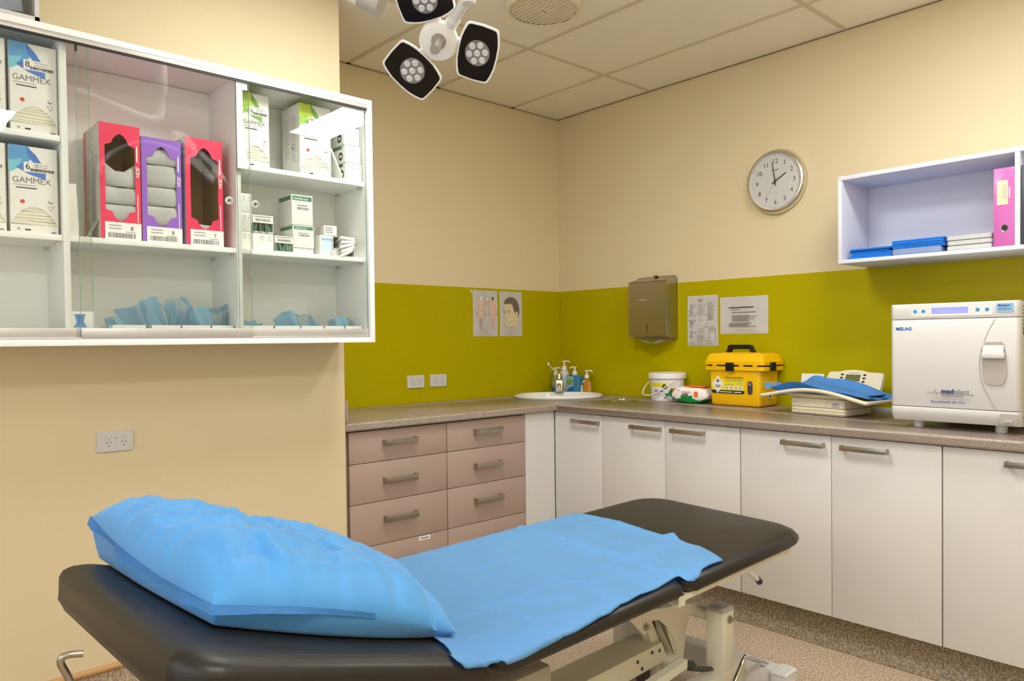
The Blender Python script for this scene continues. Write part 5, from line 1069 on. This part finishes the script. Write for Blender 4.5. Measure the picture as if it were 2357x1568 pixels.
# base frame
b = MB()
for y in (-0.190, 0.16): b.box(-0.95, 0.765, y, y + 0.058, 0.140, 0.205, frame_m, b=0.003)
b.build('base_rail', couch)
for x0 in (0.765, -1.01):
    b = MB(); b.box(x0, x0 + 0.06, -0.285, 0.285, 0.105, 0.196, wplast, b=0.004); b.build('cross_member', couch)
    for s_ in (-1, 1):
        b = MB(); b.box(x0 - 0.02, x0 + 0.055, s_ * 0.286, s_ * 0.338, 0.06, 0.194, wplast, b=0.004); b.rr(0.040, 0.029, 0.006, [(0, 0.194), (0, 0.199), (0.006, 0.204)], wplast, T=TR(x0 + 0.0175, s_ * 0.312, 0)); b.build('foot_block', couch)
        b = MB(); b.lathe([(0.0, -0.014), (0.026, -0.014), (0.030, -0.008), (0.030, 0.008), (0.026, 0.014), (0, 0.014)], dgrey, 24, T=FR((x0 + 0.018, s_ * 0.312, 0.0305), (1, 0, 0), (0, 0, 1))); b.box(x0 + 0.008, x0 + 0.028, s_ * 0.312 - 0.02, s_ * 0.312 + 0.02, 0.045, 0.062, greyp); b.build('castor', couch)
for y, z in ((0.02, 0.115), (-0.08, 0.118)): b = MB(); b.lathe([(0.006, 0), (0.006, 0.003), (0, 0.0032)], dgrey, 12, T=SIDE(y, z, 0.7645)); b.build('bolt', couch)
b = MB(); b.tube(bez([(0.535, -0.25, 0.150), (0.575, -0.25, 0.195), (0.628, -0.25, 0.246), (0.645, -0.25, 0.262), (0.664, -0.25, 0.263), (0.70, -0.25, 0.244), (0.787, -0.25, 0.198)], 6), 0.0085, chrome, 12); b.tube([(0.535, -0.25, 0.150), (0.535, -0.18, 0.150)], 0.0085, chrome, 12); b.build('foot_pedal', couch)
b = MB(); b.tube(bez([(0.50, -0.28, 0.585), (0.535, -0.30, 0.584), (0.582, -0.30, 0.562), (0.62, -0.30, 0.538), (0.645, -0.30, 0.519)], 6), 0.0080, wplast, 12); lv = b.build('tilt_lever', couch)
b = MB(); b.tube([(0.638, -0.30, 0.525), (0.655, -0.30, 0.511)], 0.0098, blackp, 12); b.build('lever_tip', lv)
b = MB(); b.tube(bez([(-0.98, -0.02, 0.60), (-1.085, -0.02, 0.672), (-1.116, -0.02, 0.730), (-1.122, -0.02, 0.752), (-1.112, -0.024, 0.758), (-1.092, -0.03, 0.756)], 6), 0.0058, steel, 12); b.build('head_lever', couch)

# ---- blue disposable sheet on the couch
def padz(x, y, hw=HW, Rr=0.050):
    z = ZP + (max(0, HX - x) * SL); a = abs(y - 0.020) - (hw - 0.060)
    if a > 0:
        prof = ((0.0, 0.0), (0.030, -0.004), (0.048, -0.011), (0.057, -0.019), (0.060, -0.030), (0.0601, -0.034))
        for (a0, z0), (a1, z1) in zip(prof, prof[1:]):
            if a <= a1 or a1 == 0.0601: z += z0 + (z1 - z0) * min(1.0, (a - a0) / (a1 - a0)); break
    return z
def interp(t, P):
    P = sorted(P)
    if t <= P[0][0]: return P[0][1]
    for (a, b_), (c, d) in zip(P, P[1:]):
        if t <= c: return b_ + (d - b_) * (t - a) / (c - a)
    return P[-1][1]
FOOT = [(-0.40, 0.36), (-0.323, 0.402), (-0.278, 0.426), (-0.208, 0.464), (-0.140, 0.473), (-0.098, 0.502), (-0.085, 0.512), (-0.07, 0.490), (0.0, 0.497), (0.10, 0.506), (0.16, 0.516), (0.25, 0.526), (0.40, 0.540)]
NEAR = [(-0.62, -0.20), (-0.575, -0.26), (-0.562, -0.334), (-0.545, -0.346), (-0.524, -0.347), (-0.476, -0.341), (-0.453, -0.338), (-0.441, -0.3455), (-0.381, -0.3455), (-0.319, -0.3435), (-0.208, -0.340), (-0.115, -0.336), (-0.058, -0.326), (-0.049, -0.328), (0.069, -0.324), (0.170, -0.319), (0.209, -0.330), (0.225, -0.341), (0.255, -0.338), (0.292, -0.323), (0.329, -0.323), (0.402, -0.323)]
def vor(x, y, z, s_, wd):
    d = noise.voronoi(Vector((x * s_ + 0.35 * noise.noise(Vector((x * 12, y * 12, z))), y * s_, z)))[0]
    return math.exp(-((d[1] - d[0]) / wd) ** 2)
def crease(x, y):
    z = 0.0
    for x0, s_, w, d in ((0.240, 0.13, 0.006, -0.0030), (0.226, 0.13, 0.009, 0.0060), (-0.03, 0.10, 0.005, 0.0024), (-0.26, 0.05, 0.005, 0.0024)):
        z += d * math.exp(-((x - x0 - s_ * y) / w) ** 2)
    for y0, w, d in ((0.12, 0.005, 0.0024), (-0.12, 0.005, 0.0026)): z += d * math.exp(-((y - y0 - 0.02 * x) / w) ** 2)
    for cx, cy, a, L_, d in ((-0.01, -0.17, 2.3, 0.07, 0.0045), (-0.20, -0.10, 1.2, 0.06, 0.004), (-0.25, -0.27, 2.6, 0.07, 0.0045), (0.0, 0.25, 1.5, 0.04, 0.003), (-0.12, 0.02, 2.0, 0.04, 0.003), (-0.40, -0.30, 2.9, 0.06, 0.004)):
        dx, dy = x - cx, y - cy; u = dx * math.cos(a) + dy * math.sin(a); v = -dx * math.sin(a) + dy * math.cos(a) + 6 * u * u
        z += d * math.exp(-(u / L_) ** 2) * math.exp(-(v / 0.006) ** 2)
    z += 0.0012 * vor(x, y * 0.8, 7.0, 7, 0.07)
    z += 0.0045 * (0.5 + noise.noise(Vector((x * 9, y * 7, 0.3)))) + 0.0018 * noise.noise(Vector((x * 24, y * 20, 1.3)))
    return z
b = MB(TR(-2.2, -2.158, 0) @ RZ(2.2))
NU, NV = 170, 110
def shp(u, v):
    # v: far (0) to near (1); u: foot (0) to head (1)
    yf = 0.383
    x_guess = 0.52 - 1.06 * u
    y = yf + (interp(x_guess, NEAR) - yf) * v
    xf = interp(y, FOOT); xh = -0.505 - 0.065 * max(0, (-y - 0.16) / 0.2) if y < -0.16 else -0.505
    x = xf + (xh - xf) * u
    yn = interp(x, NEAR) if u > 0.02 else interp(max(x, 0.2), NEAR)
    y = yf + (yn - yf) * v
    e = max(0.0, (v - 0.88) / 0.12); eh = max(0.0, (0.05 - u) / 0.05)
    lift = 0.004 * e * (0.5 + 0.5 * math.sin(38 * x + 1)) + 0.006 * eh * max(0, 0.3 + math.sin(9 * y + 0.4)) + (0.010 * eh * math.exp(-((y + 0.085) / 0.02) ** 2))
    g = 0.010 * math.exp(-((x - 0.21) / 0.012) ** 2) * e
    y = max(y, -0.3435); a_ = max(0.0, abs(y - 0.02) - 0.305); zz = padz(x, y); y -= 0.0045 * (a_ / 0.04) * (1 if y < 0 else -1)
    return (x, y, zz + 0.0040 + max(-0.002, crease(x, y)) * (1 - 0.5 * e) + lift - g)
b.grid(shp, NU, NV, cloth, th=0.0006)
o = b.build('couch_sheet', ang=80); tag(o, 'light blue disposable sheet spread over the couch seat', 'sheet')

# ---- pillow in a blue case
CA, CD, CBp, CC = (-0.970, 0.398), (-0.945, -0.190), (-0.460, -0.212), (-0.335, 0.370)
def quadp(u, v):   # u head->foot, v near->far
    hx, hy = CD[0] + (CA[0] - CD[0]) * v, CD[1] + (CA[1] - CD[1]) * v
    fx, fy = CBp[0] + (CC[0] - CBp[0]) * v, CBp[1] + (CC[1] - CBp[1]) * v
    return hx + (fx - hx) * u, hy + (fy - hy) * u
def base_z(x, y): return ZP + max(0, HX - x) * SL + 0.004
def seam_h(u, v): return (0.036 + 0.050 * v ** 2) * (1 - u) ** 1.2 + (0.012 + 0.006 * v) * u + 0.030 * math.sin(PI * u) * (1 - v)
def win(t, p, q=1.0): return max(0.0, 1 - abs(2 * t - 1) ** p) ** q
def bulge(u, v):
    # sides of the pillow bow outwards a little between the corners
    x, y = quadp(u, v); ox = 0.0; oy = 0.0
    oy -= 0.052 * math.sin(PI * u) ** 0.8 * (1 - v) ; oy += 0.03 * math.sin(PI * u) * v; ox += 0.02 * math.sin(PI * v) * u; ox -= 0.012 * math.sin(PI * v) * (1 - u)
    return x + ox, y + oy
def wr(x, y, k=0.0): 
    a = noise.noise(Vector((x * 11 + k, y * 5, k))); c = noise.noise(Vector((x * 5, y * 16 + k, 2.7))); d = noise.noise(Vector((x * 26, y * 22, 5.1 + k)))
    return 0.013 * max(0, 1 - abs(a) * 3.2) + 0.010 * max(0, 1 - abs(c) * 3.4) + 0.004 * d - 0.004 - 0.006 * vor(x * 0.8 + y * 0.5, y * 0.6 - x * 0.2, 1.0, 9, 0.13) + 0.002 * vor(x, y, 4.0, 15, 0.14)
def topp(u, v):
    x, y = bulge(u, v); w = win(u, 3.2 + 1.6 * (1 - u), 0.60) * win(v, 4.0 + 1.5 * v, 0.56)
    z = base_z(x, y) + seam_h(u, v) * (1 - 0.35 * w) + (0.132 - 0.018 * u) * w
    e = win(u, 6, 1) * win(v, 6, 1)
    z += wr(x, y) * e * (1.0 if w > 0.2 else w * 5)
    for c, wd in ((0.18, 0.03), (0.42, 0.035), (0.66, 0.03), (0.85, 0.03)):     # folds running in from the near seam
        z -= 0.012 * math.exp(-((u - c - 0.25 * v) / wd) ** 2) * math.exp(-((v - 0.12) / 0.16) ** 2)
    return (x, y, z)
def botp(u, v):
    x, y = bulge(u, v); d = min(1.0, min(u * 2.2, 1 - u, v, (1 - v) * 2.2) / 0.040); w = d ** 0.7
    s_ = seam_h(u, v) * (1 - w)
    # underside tucks inwards before it rises to the seam
    return (x, y, base_z(x, y) + s_)
b = MB(TR(-2.2, -2.158, 0) @ RZ(2.2)); N1, N2 = 150, 150
b2 = bmesh.new(); tg = [[b2.verts.new(topp(i / N1, j / N2)) for j in range(N2 + 1)] for i in range(N1 + 1)]
bg = [[(tg[i][j] if i in (0, N1) or j in (0, N2) else b2.verts.new(botp(i / N1, j / N2))) for j in range(N2 + 1)] for i in range(N1 + 1)]
for i in range(N1):
    for j in range(N2):
        b2.faces.new((tg[i][j], tg[i + 1][j], tg[i + 1][j + 1], tg[i][j + 1])); b2.faces.new((bg[i][j], bg[i][j + 1], bg[i + 1][j + 1], bg[i + 1][j]))
bmesh.ops.recalc_face_normals(b2, faces=list(b2.faces)); b.absorb(b2, pillow_m)
pil = b.build('pillow', ang=75); tag(pil, 'plump pillow in a creased blue disposable case on the raised couch head', 'pillow')
# loose open hem of the case along the head and near sides
def hem(s, t_):
    L1 = 0.62
    if s < L1: u, v = 0.0, 1.0 - s / L1
    else: u, v = (s - L1) / (1 - L1) * 0.55, 0.0
    x, y = bulge(u, v); z = base_z(x, y) + seam_h(u, v)
    ox, oy = (-0.9, -0.1) if s < L1 - 0.06 else ((0.2, -1.0) if s > L1 + 0.06 else (-0.5, -0.7))
    fl = 0.010 + 0.016 * noise.noise(Vector((s * 9, 0.5, 0))) + 0.006 * noise.noise(Vector((s * 30, 1.5, 0))); fl = max(0.002, fl) * min(1, s / 0.03 + 0.3) * min(1, (1 - s) / 0.30 + 0.02)
    return (x + ox * fl * t_, y + oy * fl * t_, z + 0.002 - 0.010 * t_ * t_)
b = MB(TR(-2.2, -2.158, 0) @ RZ(2.2)); b.grid(hem, 90, 5, pillow_m, th=0.0008); h_ = b.build('case_hem', pil, ang=80); h_.parent = pil

# ================================================================= SURGICAL LAMP
t = thing('examination_lamp', 'white ceiling examination lamp with three black faced petal heads', 'lamp', (-2.50, -1.92, HC))
l = t.location; TL = TR(-l.x, -l.y, -l.z)
nv = Vector((-0.553, -0.592, -0.565)).normalized(); ex = Vector((0, 0, 1)).cross(nv).normalized(); ey = nv.cross(ex)
hubp = Vector((-2.33, -1.91, 2.085)) + ex * (-0.003) + ey * 0.018
TLm = Matrix((ex, ey, nv)).transposed().to_4x4(); TLm.translation = hubp; TLm = TL @ TLm
handle_g = mat('handle_grey', (158, 152, 142), 0.45)
wlamp = mat('lamp_white', (244, 242, 238), 0.25, coat=0.2)
b = MB(TLm); b.lathe([(0.030, -0.045), (0.045, -0.04), (0.053, -0.022), (0.054, -0.004), (0.0515, 0.0)], wlamp, 48); b.lathe([(0.051, 0.0), (0.0505, 0.003), (0.047, 0.005), (0, 0.0055)], wlamp, 48); b.build('hub', t)
b = MB(TLm); b.lathe([(0.0205, 0.004), (0.0205, 0.008), (0.018, 0.014), (0.0145, 0.020), (0.0135, 0.094), (0.0125, 0.101), (0, 0.102)], handle_g, 28, T=TR(0.001, 0.002, 0)); b.build('handle', t)
shape = [(-0.039, 0.071), (0.0, 0.0735), (0.040, 0.071), (0.0475, 0.050), (0.052, 0.030), (0.0535, 0.0), (0.052, -0.030), (0.0475, -0.050), (0.040, -0.071), (0.0, -0.0735), (-0.039, -0.071), (-0.0465, -0.050), (-0.051, -0.030), (-0.0525, 0.0), (-0.051, 0.030), (-0.0465, 0.050)]
def rounded(sh, sc, d=0.0):
    out = []; n = len(sh)
    for i, p in enumerate(sh):
        if i in (0, 2, 8, 10):
            a, c = sh[i - 1], sh[(i + 1) % n]
            for k in range(6):
                s_ = k / 5; q0 = Vector(p).lerp(Vector(a), 0.28 * (1 - 0)); q1 = Vector(p).lerp(Vector(c), 0.28); w = Vector(p)
                q = q0 * (1 - s_) ** 2 + w * 2 * s_ * (1 - s_) + q1 * s_ ** 2; out.append((q.x * sc + math.copysign(d, q.x), q.y * sc + math.copysign(d, q.y)))
        else: out.append((p[0] * sc + (math.copysign(d, p[0]) if abs(p[0]) > 0.01 else 0), p[1] * sc + (math.copysign(d, p[1]) if abs(p[1]) > 0.01 else 0)))
    return out
for ang in (-16, 104, -136):
    T = TLm @ RZ(ang) @ TR(0.1115, 0, 0.004) @ RY(-5)
    b = MB(T); b.loft([[(x, y, z) for x, y in rounded(shape, sc, d)] for sc, d, z in ((0.80, 0, -0.030), (0.95, 0.001, -0.024), (1.0, 0.0035, -0.010), (1.0, 0.0045, 0.0), (1.0, 0.0035, 0.0022), (1.0, 0.0012, 0.0022))], wlamp)
    b.box(-0.085, -0.045, -0.022, 0.022, -0.022, -0.004, wlamp, b=0.004); head = b.build('lamp_head', t, ang=50)
    b = MB(T); b.prism(rounded(shape, 0.995, 0.0), 0.0018, 0.0032, blackg); b.build('front_glass', head)
    b = MB(T); b.lathe([(0.0352, 0.003), (0.0345, 0.0045), (0, 0.0048)], lens_m, 40, T=TR(0, 0, 0)); ln = b.build('lens_cluster', head)
    for k in range(7):
        b = MB(T); r = 0 if k == 6 else 0.0228; a = 60 * k + 20; x, y = r * math.cos(R(a)), r * math.sin(R(a))
        b.lathe([(0.0088, 0.0044), (0.0086, 0.0060), (0.0070, 0.0066), (0.0055, 0.0052), (0.0030, 0.0050), (0.0026, 0.0062), (0, 0.0064)], lens_r, 20, T=TR(x, y, 0)); b.build('lens', head)
# arms
P1 = Vector((-2.36, -2.08, 2.165)); rimp = hubp + ex * 0.036 + ey * 0.040 - nv * 0.012
b = MB(TL); d_ = (P1 - rimp); b.tube([rimp - d_ * 0.06, rimp + d_ * 0.22], 0.0185, wlamp, 20); b.tube([rimp + d_ * 0.22, rimp + d_ * 0.26], 0.0165, wlamp, 20); b.tube([rimp + d_ * 0.1, P1], 0.0145, wlamp, 20); b.build('head_arm', t)
b = MB(TL); b.lathe([(0.0, -0.022), (0.016, -0.022), (0.020, -0.018), (0.020, 0.018), (0.016, 0.022), (0, 0.022)], wlamp, 24, T=Matrix.Translation(P1)); b.build('elbow', t)
b = MB(TL); b.tube(bez([P1, (-2.40, -2.13, 2.20), (-2.50, -2.20, 2.22), (-2.62, -2.22, 2.16), (-2.685, -2.17, 2.075)], 8), 0.012, wlamp, 14); b.build('yoke', t)
b = MB(TL); j0 = Vector((-2.735, -2.105, 2.065)); j1 = Vector((-2.672, -2.165, 2.018)); b.tube([j0, j0.lerp(j1, .55)], 0.024, wlamp, 24); b.tube([j0.lerp(j1, .5), j1], 0.027, greyp, 24); b.build('yoke_joint', t)
b = MB(TL); b.tube([(-2.99, -1.70, 2.235), j0], 0.021, wlamp, 18); b.build('spring_arm', t)
b = MB(TL); b.tube([(-3.0, -1.68, 2.19), (-3.0, -1.68, 2.33)], 0.030, wlamp, 20); b.build('arm_knuckle', t)
b = MB(TL); b.tube(bez([(-2.50, -1.92, 2.37), (-2.50, -1.92, 2.30), (-2.525, -1.905, 2.262), (-2.58, -1.875, 2.25), (-2.75, -1.79, 2.262), (-3.0, -1.68, 2.29)], 8), 0.021, wlamp, 18); b.build('extension_arm', t)
b = MB(TL); b.tube([(-2.50, -1.92, HC - 0.03), (-2.50, -1.92, 2.40)], 0.034, wlamp, 24); b.tube([(-2.50, -1.92, 2.41), (-2.50, -1.92, 2.37)], 0.030, greyp, 24); b.build('ceiling_column', t)
b = MB(TL); b.lathe([(0.034, -0.10), (0.09, -0.05), (0.11, -0.006)], wlamp, 36, T=TR(-2.50, -1.92, HC)); b.build('ceiling_rose', t)
